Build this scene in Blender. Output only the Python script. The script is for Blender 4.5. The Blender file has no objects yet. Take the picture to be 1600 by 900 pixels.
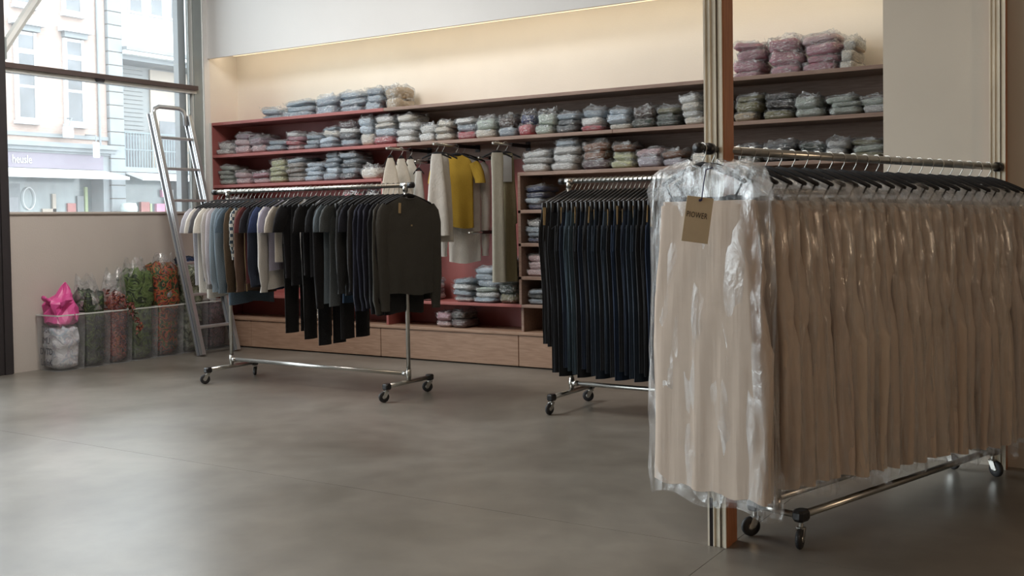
import bpy, math, random
import numpy as np
from mathutils import Vector, Matrix, noise

sc = bpy.context.scene
COL = sc.collection
rnd = random.Random(11)
PI = math.pi

# ---------------------------------------------------------------- camera
cam_data = bpy.data.cameras.new('camera')
cam = bpy.data.objects.new('camera', cam_data)
COL.objects.link(cam)
YAW, PITCH, ROLL = 0.562378, 0.029529, -0.014774
fw = Vector((-math.sin(YAW) * math.cos(PITCH), math.cos(YAW) * math.cos(PITCH), -math.sin(PITCH)))
rt0 = Vector((math.cos(YAW), math.sin(YAW), 0))
up0 = rt0.cross(fw)
rt = math.cos(ROLL) * rt0 + math.sin(ROLL) * up0
up = -math.sin(ROLL) * rt0 + math.cos(ROLL) * up0
cam.matrix_world = Matrix(((rt.x, up.x, -fw.x, 0), (rt.y, up.y, -fw.y, 0), (rt.z, up.z, -fw.z, 1.3), (0, 0, 0, 1)))
cam_data.sensor_width = 36
cam_data.lens = 1640.7 / 1600 * 36
cam_data.shift_y = -(450 - 390.2) / 1600
cam_data.clip_end = 200
sc.camera = cam

# ---------------------------------------------------------------- world, exposure
sc.view_settings.view_transform = 'Standard'
sc.view_settings.look = 'None'
sc.view_settings.gamma = 1
sc.view_settings.exposure = 0.15
sc.cycles.use_denoising = True
sc.cycles.transparent_max_bounces = 24
sc.cycles.max_bounces = 8
sc.cycles.diffuse_bounces = 5
sc.cycles.caustics_reflective = False
sc.cycles.caustics_refractive = False
sc.cycles.sample_clamp_indirect = 4
world = bpy.data.worlds.new('overcast_sky')
sc.world = world
world.use_nodes = True
bg = world.node_tree.nodes['Background']
bg.inputs['Color'].default_value = (0.92, 0.96, 1.0, 1)
bg.inputs['Strength'].default_value = 6.8


def area_lamp(name, loc, rot, sx, sy, power, color):
    d = bpy.data.lights.new(name, 'AREA')
    d.shape = 'RECTANGLE'
    d.size, d.size_y, d.energy, d.color = sx, sy, power, color
    o = bpy.data.objects.new(name, d)
    COL.objects.link(o)
    o.location, o.rotation_euler = loc, rot
    return o


def portal(name, loc, rot, sx, sy):
    o = area_lamp(name, loc, rot, sx, sy, 1, (1, 1, 1))
    o.data.cycles.is_portal = True


# the window openings guide the sky light in (a sampling aid, they emit nothing)
portal('window_portal', (-8.95, 6.6, 3.0), (0, -PI / 2, 0), 3.2, 2.3)
portal('storefront_portal', (-8.95, 1.0, 2.35), (0, -PI / 2, 0), 4.5, 9.0)
# warm light strip hidden behind the bulkhead over the shelves
area_lamp('cove_light', (-4.2, 7.86, 3.13), (math.radians(26), 0, 0), 8.8, 0.05, 12.5, (1.0, 0.83, 0.60))
# unseen ceiling lamps, added above the frame to brighten the room
for x, y, p, c in ((-6.3, 4.9, 128, (1.0, .95, .90)), (-6.2, 1.2, 40, (1.0, .95, .90)), (-3.0, 4.0, 26, (1.0, .84, .66)), (-1.2, .6, 18, (1.0, .74, .50))):
    area_lamp('added_ceiling_fill', (x, y, 4.45), (0, 0, 0), 1.6, 1.6, p, c)

# added warm wall lamp, unseen right of the frame, brightens the skirts
area_lamp('added_wall_light', (3.30, 2.2, 2.1), (0, PI / 2, 0), .5, .9, 30, (1.0, .72, .48))


# ---------------------------------------------------------------- helpers
def tag(o, label=None, cat=None, group=None, kind=None):
    if label: o['label'] = label
    if cat: o['category'] = cat
    if group: o['group'] = group
    if kind: o['kind'] = kind
    return o


def empty(name, loc, label, cat, group=None, rz=0.0):
    o = bpy.data.objects.new(name, None)
    COL.objects.link(o)
    o.location = loc
    o.rotation_euler = (0, 0, rz)
    o.empty_display_size = 0.1
    return tag(o, label, cat, group)


def link(name, me, parent=None, loc=(0, 0, 0), rot=(0, 0, 0)):
    o = bpy.data.objects.new(name, me)
    COL.objects.link(o)
    o.location, o.rotation_euler = loc, rot
    if parent is not None:
        o.parent = parent
    return o


class MB:
    """collects shapes, then builds one mesh"""
    def __init__(self):
        self.v, self.f = [], []

    def add(self, vs, fs):
        n = len(self.v)
        self.v += [tuple(p) for p in vs]
        self.f += [tuple(i + n for i in f) for f in fs]
        return self

    def box(self, x0, x1, y0, y1, z0, z1, b=0.0):
        x0, x1 = min(x0, x1), max(x0, x1); y0, y1 = min(y0, y1), max(y0, y1); z0, z1 = min(z0, z1), max(z0, z1)
        b = min(b, (x1 - x0) * .45, (y1 - y0) * .45, (z1 - z0) * .45)
        if b <= 0:
            vs = [(x, y, z) for z in (z0, z1) for y in (y0, y1) for x in (x0, x1)]
            fs = [(0, 2, 3, 1), (4, 5, 7, 6), (0, 1, 5, 4), (2, 6, 7, 3), (0, 4, 6, 2), (1, 3, 7, 5)]
            return self.add(vs, fs)
        # bevelled in plan, chamfered top and bottom
        def ring(i, z):
            return [(x0 + i + b, y0 + i, z), (x1 - i - b, y0 + i, z), (x1 - i, y0 + i + b, z), (x1 - i, y1 - i - b, z),
                    (x1 - i - b, y1 - i, z), (x0 + i + b, y1 - i, z), (x0 + i, y1 - i - b, z), (x0 + i, y0 + i + b, z)]
        return self.loft([ring(b * .5, z0), ring(0, z0 + b), ring(0, z1 - b), ring(b * .5, z1)], cap=(True, True))

    def loft(self, rings, closed=True, cap=(False, False)):
        n = len(rings[0]); vs = [p for r in rings for p in r]; fs = []
        for i in range(len(rings) - 1):
            for j in range(n if closed else n - 1):
                a, b = i * n + j, i * n + (j + 1) % n
                fs.append((a, b, b + n, a + n))
        if cap[0]: fs.append(tuple(range(n - 1, -1, -1)))
        if cap[1]: fs.append(tuple((len(rings) - 1) * n + j for j in range(n)))
        return self.add(vs, fs)

    def tube(self, pts, r, seg=10, cap=True):
        pts = [Vector(p) for p in pts]
        rs = r if isinstance(r, (list, tuple)) else [r] * len(pts)
        rings = []; prev = None
        for i, p in enumerate(pts):
            t = (pts[min(i + 1, len(pts) - 1)] - pts[max(i - 1, 0)]).normalized()
            if prev is None:
                ref = Vector((0, 0, 1)) if abs(t.z) < .9 else Vector((1, 0, 0))
                a = t.cross(ref).normalized()
            else:
                a = (prev - t * prev.dot(t)).normalized()
            prev = a; b = t.cross(a)
            rings.append([p + rs[i] * (math.cos(2 * PI * k / seg) * a + math.sin(2 * PI * k / seg) * b) for k in range(seg)])
        return self.loft(rings, True, (cap, cap))

    def lathe(self, prof, axis, c, seg=16):
        """profile of (radius, along) turned about an axis through c"""
        ax = Vector(axis).normalized()
        a = ax.cross(Vector((0, 0, 1)) if abs(ax.z) < .9 else Vector((1, 0, 0))).normalized(); b = ax.cross(a)
        c = Vector(c)
        return self.loft([[c + ax * h + r * (math.cos(2 * PI * k / seg) * a + math.sin(2 * PI * k / seg) * b) for k in range(seg)] for r, h in prof],
                         True, (True, True))

    def mesh(self, name, m, smooth=False):
        me = bpy.data.meshes.new(name)
        me.from_pydata(self.v, [], self.f)
        me.materials.append(m)
        if smooth:
            me.polygons.foreach_set('use_smooth', [True] * len(me.polygons))
        me.update()
        return me

    def build(self, name, m, parent=None, smooth=False, loc=(0, 0, 0), rot=(0, 0, 0)):
        return link(name, self.mesh(name, m, smooth), parent, loc, rot)


def struct(name, mb, m, parent=None, smooth=False):
    o = mb.build(name, m, parent, smooth)
    if parent is None:
        o['kind'] = 'structure'
    return o


ORD = ('zeroth first second third fourth fifth sixth seventh eighth ninth tenth eleventh twelfth thirteenth fourteenth fifteenth sixteenth seventeenth eighteenth nineteenth '
       'twentieth').split()


def nth(i):
    if i <= 20: return ORD[i]
    t, u = divmod(i, 10)
    tens = {2: ('twenty', 'twentieth'), 3: ('thirty', 'thirtieth'), 4: ('forty', 'fortieth')}[t]
    return tens[1] if u == 0 else tens[0] + '-' + ORD[u]


# ---------------------------------------------------------------- materials
def new_mat(name):
    m = bpy.data.materials.new(name)
    m.use_nodes = True
    nt = m.node_tree
    return m, nt, nt.nodes, nt.links, nt.nodes['Principled BSDF']


def mat(name, col, rough=.6, metal=0., var=.08, scale=6., bump=0., bscale=80., stretch=None, spec=.5, coat=0.):
    m, nt, N, L, p = new_mat(name)
    tc = N.new('ShaderNodeTexCoord')
    mp = N.new('ShaderNodeMapping')
    if stretch: mp.inputs['Scale'].default_value = stretch
    L.new(tc.outputs['Object'], mp.inputs['Vector'])
    nz = N.new('ShaderNodeTexNoise'); nz.inputs['Scale'].default_value = scale; nz.inputs['Detail'].default_value = 6
    L.new(mp.outputs['Vector'], nz.inputs['Vector'])
    rp = N.new('ShaderNodeValToRGB')
    rp.color_ramp.elements[0].position, rp.color_ramp.elements[1].position = .3, .7
    rp.color_ramp.elements[0].color = (*[c * (1 - var) for c in col], 1)
    rp.color_ramp.elements[1].color = (*[min(1, c * (1 + var)) for c in col], 1)
    L.new(nz.outputs['Fac'], rp.inputs['Fac']); L.new(rp.outputs['Color'], p.inputs['Base Color'])
    p.inputs['Roughness'].default_value = rough; p.inputs['Metallic'].default_value = metal
    p.inputs['Specular IOR Level'].default_value = spec
    p.inputs['Coat Weight'].default_value = coat
    if bump:
        nb = N.new('ShaderNodeTexNoise'); nb.inputs['Scale'].default_value = bscale; nb.inputs['Detail'].default_value = 4
        L.new(mp.outputs['Vector'], nb.inputs['Vector'])
        bp = N.new('ShaderNodeBump'); bp.inputs['Strength'].default_value = bump; bp.inputs['Distance'].default_value = .01
        L.new(nb.outputs['Fac'], bp.inputs['Height']); L.new(bp.outputs['Normal'], p.inputs['Normal'])
    return m


def cloth_mat(name, bump=.35, bscale=60, var=.12, rough=.85, fold=None, transl=0.):
    """cloth dyed with the object's own colour"""
    m, nt, N, L, p = new_mat(name)
    oi = N.new('ShaderNodeObjectInfo'); tc = N.new('ShaderNodeTexCoord')
    nz = N.new('ShaderNodeTexNoise'); nz.inputs['Scale'].default_value = 14; nz.inputs['Detail'].default_value = 5
    L.new(tc.outputs['Object'], nz.inputs['Vector'])
    mr = N.new('ShaderNodeMapRange'); mr.inputs['To Min'].default_value = 1 - var; mr.inputs['To Max'].default_value = 1 + var
    L.new(nz.outputs['Fac'], mr.inputs['Value'])
    mx = N.new('ShaderNodeVectorMath'); mx.operation = 'SCALE'
    L.new(oi.outputs['Color'], mx.inputs[0]); L.new(mr.outputs['Result'], mx.inputs['Scale'])
    L.new(mx.outputs['Vector'], p.inputs['Base Color'])
    p.inputs['Roughness'].default_value = rough; p.inputs['Sheen Weight'].default_value = .08
    p.inputs['Specular IOR Level'].default_value = .25
    nb = N.new('ShaderNodeTexNoise'); nb.inputs['Scale'].default_value = bscale; nb.inputs['Detail'].default_value = 3
    mp = N.new('ShaderNodeMapping')
    if fold: mp.inputs['Scale'].default_value = fold
    L.new(tc.outputs['Object'], mp.inputs['Vector']); L.new(mp.outputs['Vector'], nb.inputs['Vector'])
    bp = N.new('ShaderNodeBump'); bp.inputs['Strength'].default_value = bump; bp.inputs['Distance'].default_value = .012
    L.new(nb.outputs['Fac'], bp.inputs['Height']); L.new(bp.outputs['Normal'], p.inputs['Normal'])
    if transl:
        out = N['Material Output']
        tr = N.new('ShaderNodeBsdfTranslucent'); L.new(mx.outputs['Vector'], tr.inputs['Color'])
        ms = N.new('ShaderNodeMixShader'); ms.inputs['Fac'].default_value = transl
        L.new(p.outputs['BSDF'], ms.inputs[1]); L.new(tr.outputs['BSDF'], ms.inputs[2]); L.new(ms.outputs['Shader'], out.inputs['Surface'])
    return m


def film_mat(name, lo=.06, hi=.55, white=.35, rough=.16, scale=16., bump=.9, stretch=(1, 1, 1), tint=(.93, .95, .97)):
    """thin clear plastic film: mostly see-through, creased, glossy"""
    m, nt, N, L, p = new_mat(name)
    N.remove(p)
    out = N['Material Output']
    tc = N.new('ShaderNodeTexCoord'); mp = N.new('ShaderNodeMapping'); mp.inputs['Scale'].default_value = stretch
    L.new(tc.outputs['Object'], mp.inputs['Vector'])
    nz = N.new('ShaderNodeTexNoise'); nz.inputs['Scale'].default_value = scale; nz.inputs['Detail'].default_value = 7
    nz.inputs['Distortion'].default_value = 1.2
    L.new(mp.outputs['Vector'], nz.inputs['Vector'])
    bp = N.new('ShaderNodeBump'); bp.inputs['Strength'].default_value = bump; bp.inputs['Distance'].default_value = .02
    L.new(nz.outputs['Fac'], bp.inputs['Height'])
    rp = N.new('ShaderNodeMapRange'); rp.inputs['From Min'].default_value = .42; rp.inputs['From Max'].default_value = .72
    rp.inputs['To Min'].default_value = lo; rp.inputs['To Max'].default_value = hi
    L.new(nz.outputs['Fac'], rp.inputs['Value'])
    tr = N.new('ShaderNodeBsdfTransparent'); tr.inputs['Color'].default_value = (*tint, 1)
    gl = N.new('ShaderNodeBsdfGlossy'); gl.inputs['Roughness'].default_value = rough; L.new(bp.outputs['Normal'], gl.inputs['Normal'])
    df = N.new('ShaderNodeBsdfDiffuse'); df.inputs['Color'].default_value = (.85, .86, .87, 1); L.new(bp.outputs['Normal'], df.inputs['Normal'])
    m1 = N.new('ShaderNodeMixShader'); m1.inputs['Fac'].default_value = white
    L.new(gl.outputs['BSDF'], m1.inputs[1]); L.new(df.outputs['BSDF'], m1.inputs[2])
    m2 = N.new('ShaderNodeMixShader')
    L.new(rp.outputs['Result'], m2.inputs['Fac']); L.new(tr.outputs['BSDF'], m2.inputs[1]); L.new(m1.outputs['Shader'], m2.inputs[2])
    L.new(m2.outputs['Shader'], out.inputs['Surface'])
    return m


def glass_mat(name, tint=(.95, .98, .98), refl=.06, haze=0.):
    m, nt, N, L, p = new_mat(name)
    N.remove(p)
    out = N['Material Output']
    tr = N.new('ShaderNodeBsdfTransparent'); tr.inputs['Color'].default_value = (*tint, 1)
    gl = N.new('ShaderNodeBsdfGlossy'); gl.inputs['Roughness'].default_value = .02
    fr = N.new('ShaderNodeFresnel'); fr.inputs['IOR'].default_value = 1.3
    ms = N.new('ShaderNodeMixShader'); L.new(fr.outputs['Fac'], ms.inputs['Fac'])
    L.new(tr.outputs['BSDF'], ms.inputs[1]); L.new(gl.outputs['BSDF'], ms.inputs[2])
    last = ms
    if haze:
        df = N.new('ShaderNodeBsdfTranslucent'); df.inputs['Color'].default_value = (.90, .89, .88, 1)
        m3 = N.new('ShaderNodeMixShader'); m3.inputs['Fac'].default_value = haze
        L.new(ms.outputs['Shader'], m3.inputs[1]); L.new(df.outputs['BSDF'], m3.inputs[2]); last = m3
    L.new(last.outputs['Shader'], out.inputs['Surface'])
    return m


def wood_mat(name, a, b, rough=.5, stretch=(1.2, 14, 14), scale=5.):
    m, nt, N, L, p = new_mat(name)
    tc = N.new('ShaderNodeTexCoord'); mp = N.new('ShaderNodeMapping'); mp.inputs['Scale'].default_value = stretch
    L.new(tc.outputs['Object'], mp.inputs['Vector'])
    nz = N.new('ShaderNodeTexNoise'); nz.inputs['Scale'].default_value = scale; nz.inputs['Detail'].default_value = 8; nz.inputs['Distortion'].default_value = .6
    L.new(mp.outputs['Vector'], nz.inputs['Vector'])
    rp = N.new('ShaderNodeValToRGB'); rp.color_ramp.elements[0].position, rp.color_ramp.elements[1].position = .35, .68
    rp.color_ramp.elements[0].color = (*a, 1); rp.color_ramp.elements[1].color = (*b, 1)
    L.new(nz.outputs['Fac'], rp.inputs['Fac']); L.new(rp.outputs['Color'], p.inputs['Base Color'])
    p.inputs['Roughness'].default_value = rough
    return m


def floor_mat():
    m, nt, N, L, p = new_mat('polished_concrete')
    tc = N.new('ShaderNodeTexCoord')
    def nz(scale, detail, dist=0., st=None):
        n = N.new('ShaderNodeTexNoise'); n.inputs['Scale'].default_value = scale; n.inputs['Detail'].default_value = detail; n.inputs['Distortion'].default_value = dist
        if st:
            mp = N.new('ShaderNodeMapping'); mp.inputs['Scale'].default_value = st; L.new(tc.outputs['Object'], mp.inputs['Vector']); L.new(mp.outputs['Vector'], n.inputs['Vector'])
        else: L.new(tc.outputs['Object'], n.inputs['Vector'])
        return n
    n1, n2, n3 = nz(.9, 9, .5), nz(6, 8, .3), nz(1.2, 9, .3, (1, .7, 1))
    rp = N.new('ShaderNodeValToRGB'); e = rp.color_ramp.elements
    e[0].position, e[1].position = .32, .7
    e[0].color, e[1].color = (.122, .108, .089, 1), (.236, .220, .194, 1)
    L.new(n1.outputs['Fac'], rp.inputs['Fac'])
    r2 = N.new('ShaderNodeMapRange'); r2.inputs['To Min'].default_value = .72; r2.inputs['To Max'].default_value = 1.24; L.new(n2.outputs['Fac'], r2.inputs['Value'])
    mx = N.new('ShaderNodeVectorMath'); mx.operation = 'SCALE'; L.new(rp.outputs['Color'], mx.inputs[0]); L.new(r2.outputs['Result'], mx.inputs['Scale'])
    L.new(mx.outputs['Vector'], p.inputs['Base Color'])
    r3 = N.new('ShaderNodeMapRange'); r3.inputs['From Min'].default_value = .3; r3.inputs['From Max'].default_value = .7
    r3.inputs['To Min'].default_value = .28; r3.inputs['To Max'].default_value = .37; L.new(n3.outputs['Fac'], r3.inputs['Value']); L.new(r3.outputs['Result'], p.inputs['Roughness'])
    bp = N.new('ShaderNodeBump'); bp.inputs['Strength'].default_value = .03; bp.inputs['Distance'].default_value = .01
    L.new(n2.outputs['Fac'], bp.inputs['Height']); L.new(bp.outputs['Normal'], p.inputs['Normal'])
    p.inputs['Specular IOR Level'].default_value = .75
    return m


def brick_mat():
    m, nt, N, L, p = new_mat('pale_brickwork')
    tc = N.new('ShaderNodeTexCoord'); mp = N.new('ShaderNodeMapping'); mp.inputs['Rotation'].default_value = (PI / 2, 0, PI / 2)
    L.new(tc.outputs['Object'], mp.inputs['Vector'])
    sx = N.new('ShaderNodeSeparateXYZ'); L.new(tc.outputs['Object'], sx.inputs[0])
    cx = N.new('ShaderNodeCombineXYZ'); L.new(sx.outputs['Y'], cx.inputs['X']); L.new(sx.outputs['Z'], cx.inputs['Y'])
    b = N.new('ShaderNodeTexBrick'); b.inputs['Scale'].default_value = 4.0
    b.inputs['Color1'].default_value = (0.271, 0.200, 0.172, 1); b.inputs['Color2'].default_value = (0.300, 0.233, 0.202, 1); b.inputs['Mortar'].default_value = (0.300, 0.259, 0.235, 1)
    b.inputs['Mortar Size'].default_value = .018
    L.new(cx.outputs['Vector'], b.inputs['Vector']); L.new(b.outputs['Color'], p.inputs['Base Color'])
    p.inputs['Roughness'].default_value = .9
    return m


M = dict(
    plaster=mat('warm_grey_plaster', (.52, .475, .435), .85, var=.03, scale=2, bump=.1),
    soffit=mat('white_plaster', (.80, .80, .79), .8, var=.02, scale=1.5, bump=.08),
    cream=mat('cream_plaster', (.80, .76, .69), .85, var=.03, scale=2, bump=.08),
    partition=mat('beige_grey_paint', (.60, .56, .49), .8, var=.03, scale=2, bump=.06),
    ceiling=mat('ceiling_white', (.70, .69, .67), .9, var=.02),
    floor=floor_mat(),
    joint=mat('dark_joint', (.07, .06, .05), .9),
    red=mat('red_painted_board', (.37, .118, .108), .55, var=.06, scale=4),
    wood=wood_mat('brown_veneer', (.25, .162, .125), (.34, .235, .185), .5),
    wood2=wood_mat('oak_plinth', (.33, .205, .140), (.44, .29, .205), .45),
    stud=wood_mat('orange_timber', (.37, .145, .066), (.47, .20, .095), .55, (14, 14, 1.2)),
    channel=mat('chipped_white_paint', (.74, .69, .58), .6, var=.16, scale=9, stretch=(1, 1, .3)),
    darkpost=mat('dark_brown_steel', (.030, .026, .028), .5, var=.1),
    frame=mat('grey_green_steel', (.30, .34, .34), .5, var=.06),
    frame_pale=mat('pale_steel', (.62, .64, .62), .45, var=.05),
    transom=mat('brown_steel', (.085, .060, .055), .5, var=.1),
    chrome=mat('satin_chrome', (.50, .49, .46), .28, 1., var=.05, scale=3),
    alu=mat('brushed_aluminium', (.56, .58, .60), .38, .75, var=.05, scale=6, stretch=(1, 1, .1)),
    alu_dark=mat('ladder_groove', (.22, .24, .28), .5, .5),
    black=mat('black_plastic', (.012, .012, .014), .35, var=.1),
    velvet=mat('black_velvet', (.010, .010, .012), .9, var=.2),
    rubber=mat('rubber_wheel', (.022, .022, .024), .6, var=.1),
    steelarm=mat('dark_metal', (.035, .03, .03), .4, .6),
    glass=glass_mat('window_glass', haze=.04),
    shopglass=mat('dim_shop_glass', (0.123, 0.148, 0.152), .12, var=.5, scale=.8),
    cloth=cloth_mat('dyed_cloth'), packcloth=cloth_mat('folded_cloth', .9, 7, .16, .85),
    knit=cloth_mat('knit_cloth', .3, 90, .10, .9),
    denim=cloth_mat('denim', .25, 140, .16, .8, (1, 1, .15)),
    tulle=cloth_mat('soft_tulle', .35, 26, .06, .8, (1, 1, .06), .30)
    ,darkwall=mat('dark_far_walls', (.22, .18, .15), .8),
    film=film_mat('packet_film', .06, .80, .34, .20, 9., .8),
    longfilm=film_mat('garment_bag_film', .06, .40, .55, .15, 10., 1.0, (1, 1, .35), (.985, .985, .985)),
    bin=film_mat('frosted_plastic', .10, .19, .75, .3, 6., .1, tint=(.93, .94, .95)),
    tagcard=mat('tan_card', (.40, .30, .165), .8, var=.06, scale=20),
    tagbig=mat('kraft_card', (.50, .41, .28), .8, var=.05, scale=20),
    ink=mat('black_ink', (.03, .025, .025), .8),
    string=mat('navy_string', (.02, .02, .08), .8),
    binink=mat('grey_print', (.09, .09, .11), .8),
    brick=brick_mat(),
    stone=mat('grey_stone', (0.177, 0.192, 0.200), .85, var=.07, scale=3),
    whitepaint=mat('white_window_paint', (0.408, 0.415, 0.422), .5, var=.03),
    pane=mat('reflecting_pane', (0.091, 0.098, 0.108), .12, var=.35, scale=1.3),
    band=mat('white_cladding', (0.361, 0.371, 0.383), .6, var=.03),
    ribs=mat('grey_shutter', (0.161, 0.171, 0.171), .6, var=.05),
    signband=mat('mauve_fascia', (0.146, 0.128, 0.158), .6, var=.05, scale=1),
    beige_out=mat('beige_render', (0.312, 0.271, 0.230), .8, var=.08, scale=1),
    railing=mat('grey_railing', (.12, .15, .16), .5),
    asphalt=mat('asphalt', (.16, .16, .17), .9),
    pave=mat('pavement', (.42, .41, .40), .9),
    redspot=mat('red_display', (.30, .12, .11), .6),
    pinkspot=mat('pink_display', (.55, .25, .36), .6),
    greenspot=mat('green_display', (.30, .36, .20), .6),
)

# ================================================================ large structure
WX = -8.66          # inner face of the window wall
FY = 7.74           # face of the bulkhead and of the plinth
BY = 8.16           # back of the shelf alcove
CZ = 4.6

# floor: slabs cast against each other, joints meeting at the column foot
f = struct('floor', MB().box(-9.0, 3.5, -4.0, 8.4, -.2, -.012), M['joint'])
cuts_x = [-9.0, -1.478, 3.5]
cuts_y = [-4.0, 3.88, 8.4]
for i in range(2):
    for j in range(2):
        g = .0011
        MB().box(cuts_x[i] + g, cuts_x[i + 1] - g, cuts_y[j] + g, cuts_y[j + 1] - g, -.012, 0).build('slab', M['floor'], f)
struct('ceiling', MB().box(-9.0, 3.5, -4.0, 8.4, CZ, CZ + .2), M['ceiling'])
struct('wall_back', MB().box(-8.66, 3.5, BY, BY + .2, 0, CZ), M['cream'])
struct('wall_side', MB().box(3.5, 3.7, -4.0, 8.4, 0, CZ), M['darkwall'])
struct('wall_front', MB().box(-9.0, 3.7, -4.2, -4.0, 0, CZ), M['darkwall'])
wl = struct('wall_left', MB().box(WX - .2, WX, 5.45, FY, 0, 1.405), M['plaster'])
struct('wall_alcove', MB().box(WX - .2, WX, FY, BY + .2, 0, CZ), M['cream'])
struct('trim_1', MB().box(WX - .01, WX + .006, FY - .045, FY + .03, 0, CZ), M['soffit'])
# bulkhead over the shelves, with the light slot behind it
bh = MB().box(WX, 3.5, FY, FY + .03, 3.036, CZ).box(WX, 3.5, FY + .03, BY, 3.2, CZ)
struct('wall_bulkhead', bh, M['soffit'])
lm, _nt, _N, _L, _p = new_mat('glowing_lit_edge')
_p.inputs['Base Color'].default_value = (.9, .8, .6, 1)
_p.inputs['Emission Color'].default_value = (1.0, .80, .50, 1); _p.inputs['Emission Strength'].default_value = 1.1
struct('trim_2', MB().box(-8.3, -1.4, FY + .031, FY + .055, 3.034, 3.044), lm)  # added glowing strip draws the lit lower edge of the bulkhead
struct('wall_partition', MB().box(-1.315, 3.5, 5.83, 5.98, 0, CZ), M['partition'])

# window over the low wall
win = struct('window_1', MB().box(WX - .12, WX - .02, 7.58, 7.695, 1.405, CZ).box(WX - .12, WX - .02, 5.45, 7.6, CZ - .12, CZ), M['frame'])
MB().box(WX - .20, WX - .125, 7.47, 7.56, 1.405, CZ).build('outer_post', M['stone'], win)
MB().box(WX - .11, WX - .03, 7.565, 7.58, 1.405, CZ).build('post_bead', M['frame_pale'], win)
MB().box(WX - .21, WX + .015, 5.45, 7.7, 1.400, 1.424, .006).build('sill', M['plaster'], win)
MB().box(WX - .10, WX + .02, 5.45, 7.60, 2.690, 2.735).build('transom', M['transom'], win)
MB().box(WX - .085, WX - .01, 5.45, 7.60, 2.655, 2.690).build('transom_bead', M['frame_pale'], win)
MB().lathe([(.0, 0), (.05, .004), (.04, .03), (0, .034)], (0, 0, -1), (WX - .0, 6.42, 2.69), 14).build('window_catch', M['darkpost'], win)
MB().box(WX - .075, WX - .067, 5.45, 7.58, 1.42, 2.66).build('pane', M['glass'], win)
MB().box(WX - .075, WX - .067, 5.45, 7.58, 2.73, CZ - .12).build('pane', M['glass'], win)
br = MB().tube([(WX - .05, 5.44, 2.80), (WX - .05, 6.65, 4.58)], .045, 8)
br.build('brace', M['frame_pale'], win)
MB().box(WX - .10, WX + .02, 5.40, 5.47, 2.76, 2.95).build('gusset', M['frame'], win)

struct('wall_post', MB().box(WX - .12, WX + .03, 5.27, 5.45, 0, CZ, .006).box(WX + .03, WX + .045, 5.36, 5.42, 0, CZ), M['darkpost'])
# glazed shopfront going on towards the street corner, outside the frame
w2 = struct('window_2', MB().box(WX - .12, WX, -3.9, 5.28, 0, .10).box(WX - .12, WX, -3.9, 5.28, CZ - .12, CZ).box(WX - .1, WX, -3.9, 5.28, 2.69, 2.735), M['darkpost'])
ys = [-3.9, -1.6, .7, 3.0, 5.27]
for y in ys[:-1]:
    MB().box(WX - .12, WX, y, y + .08, 0, CZ).build('mullion', M['darkpost'], w2)
for a, b in zip(ys[:-1], ys[1:]):
    MB().box(WX - .075, WX - .067, a + .08, b, .1, 2.69).build('pane', M['glass'], w2)
    MB().box(WX - .075, WX - .067, a + .08, b, 2.735, CZ - .12).build('pane', M['glass'], w2)


def added_ceiling_panel(x, y, where):  # panel body for an added ceiling lamp, unseen
    t = empty('added_ceiling_light', (x, y, CZ), 'added flat white ceiling light panel out of view above ' + where, 'ceiling light', 'added ceiling lights out of view')
    MB().box(-.85, .85, -.85, .85, -.1, -.002, .01).build('housing', M['soffit'], t)


for x, y, w in ((-6.3, 4.9, 'the shirt rack'), (-6.2, 1.2, 'the open floor by the windows'), (-3.0, 4.0, 'the jeans rack'), (-1.2, .6, 'the open floor before the skirts')):
    added_ceiling_panel(x, y, w)

wlp = empty('wall_lamp', (3.5, 2.2, 2.1), 'added warm shaded wall lamp on the dark side wall, right of the frame', 'lamp')  # body of the added side lamp, out of view
MB().box(-.03, -.001, -.12, .12, -.12, .12, .01).build('wall_plate', M['channel'], wlp)
MB().box(-.17, -.03, -.45, .45, -.26, .26, .02).build('lamp_shade', M['channel'], wlp)

# columns: painted steel channel with a timber stud screwed to its side
def column(name, x, y, w, d1, d2):
    c = struct(name, MB().box(x, x + w * .98, y, y + d1, 0, CZ), M['channel'])
    for a, b in ((0, .10), (.30, .36), (.62, .67), (.90, 1.0)):
        MB().box(x + w * a, x + w * b, y - .006, y, 0, CZ).build('channel_lip', M['channel'], c)
    MB().box(x + w * .70, x + w * .73, y - .003, y, 0, CZ).build('channel_groove', M['joint'], c)
    MB().box(x + w * .10, x + w, y + d1, y + d1 + d2, 0, CZ).box(x + w * .98, x + w + .003, y + .006, y + d1, 0, CZ).build('timber_stud', M['stud'], c)
    return c


colA = column('column', -1.550, 3.882, .075, .05, .068)
MB().lathe([(0, 0), (.012, 0), (.012, .006), (0, .008)], (0, -1, 0), (-1.516, 3.880, .17), 10).build('bolt', M['frame_pale'], colA)
MB().box(-1.5425, -1.527, 3.8775, 3.8805, .0, .19).build('rust_patch', M['steelarm'], colA)
column('column', -.785, 5.756, .075, .03, .040)

# ---------------------------------------------------------------- shelving
sh = empty('wall_shelving', (WX, FY, 0), 'long built-in shelving with red left bays and brown veneered right bays, full of packets', 'shelving')


def sp(name, x0, x1, y0, y1, z0, z1, m, parent=sh, b=.003):
    o = MB().box(x0 - WX, x1 - WX, y0 - FY, y1 - FY, z0, z1, b).build(name, M[m], parent)
    return o


XL, XR, XM1, XM2 = -8.655, -1.15, -6.335, -4.825
SF = 7.76
T = .030
sp('side_panel', XL, XL + .028, SF, BY, .31, 2.36, 'red')
sp('side_edge', XL + .001, XL + .026, SF - .012, SF, .31, 2.36, 'frame_pale', b=.001)
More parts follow.
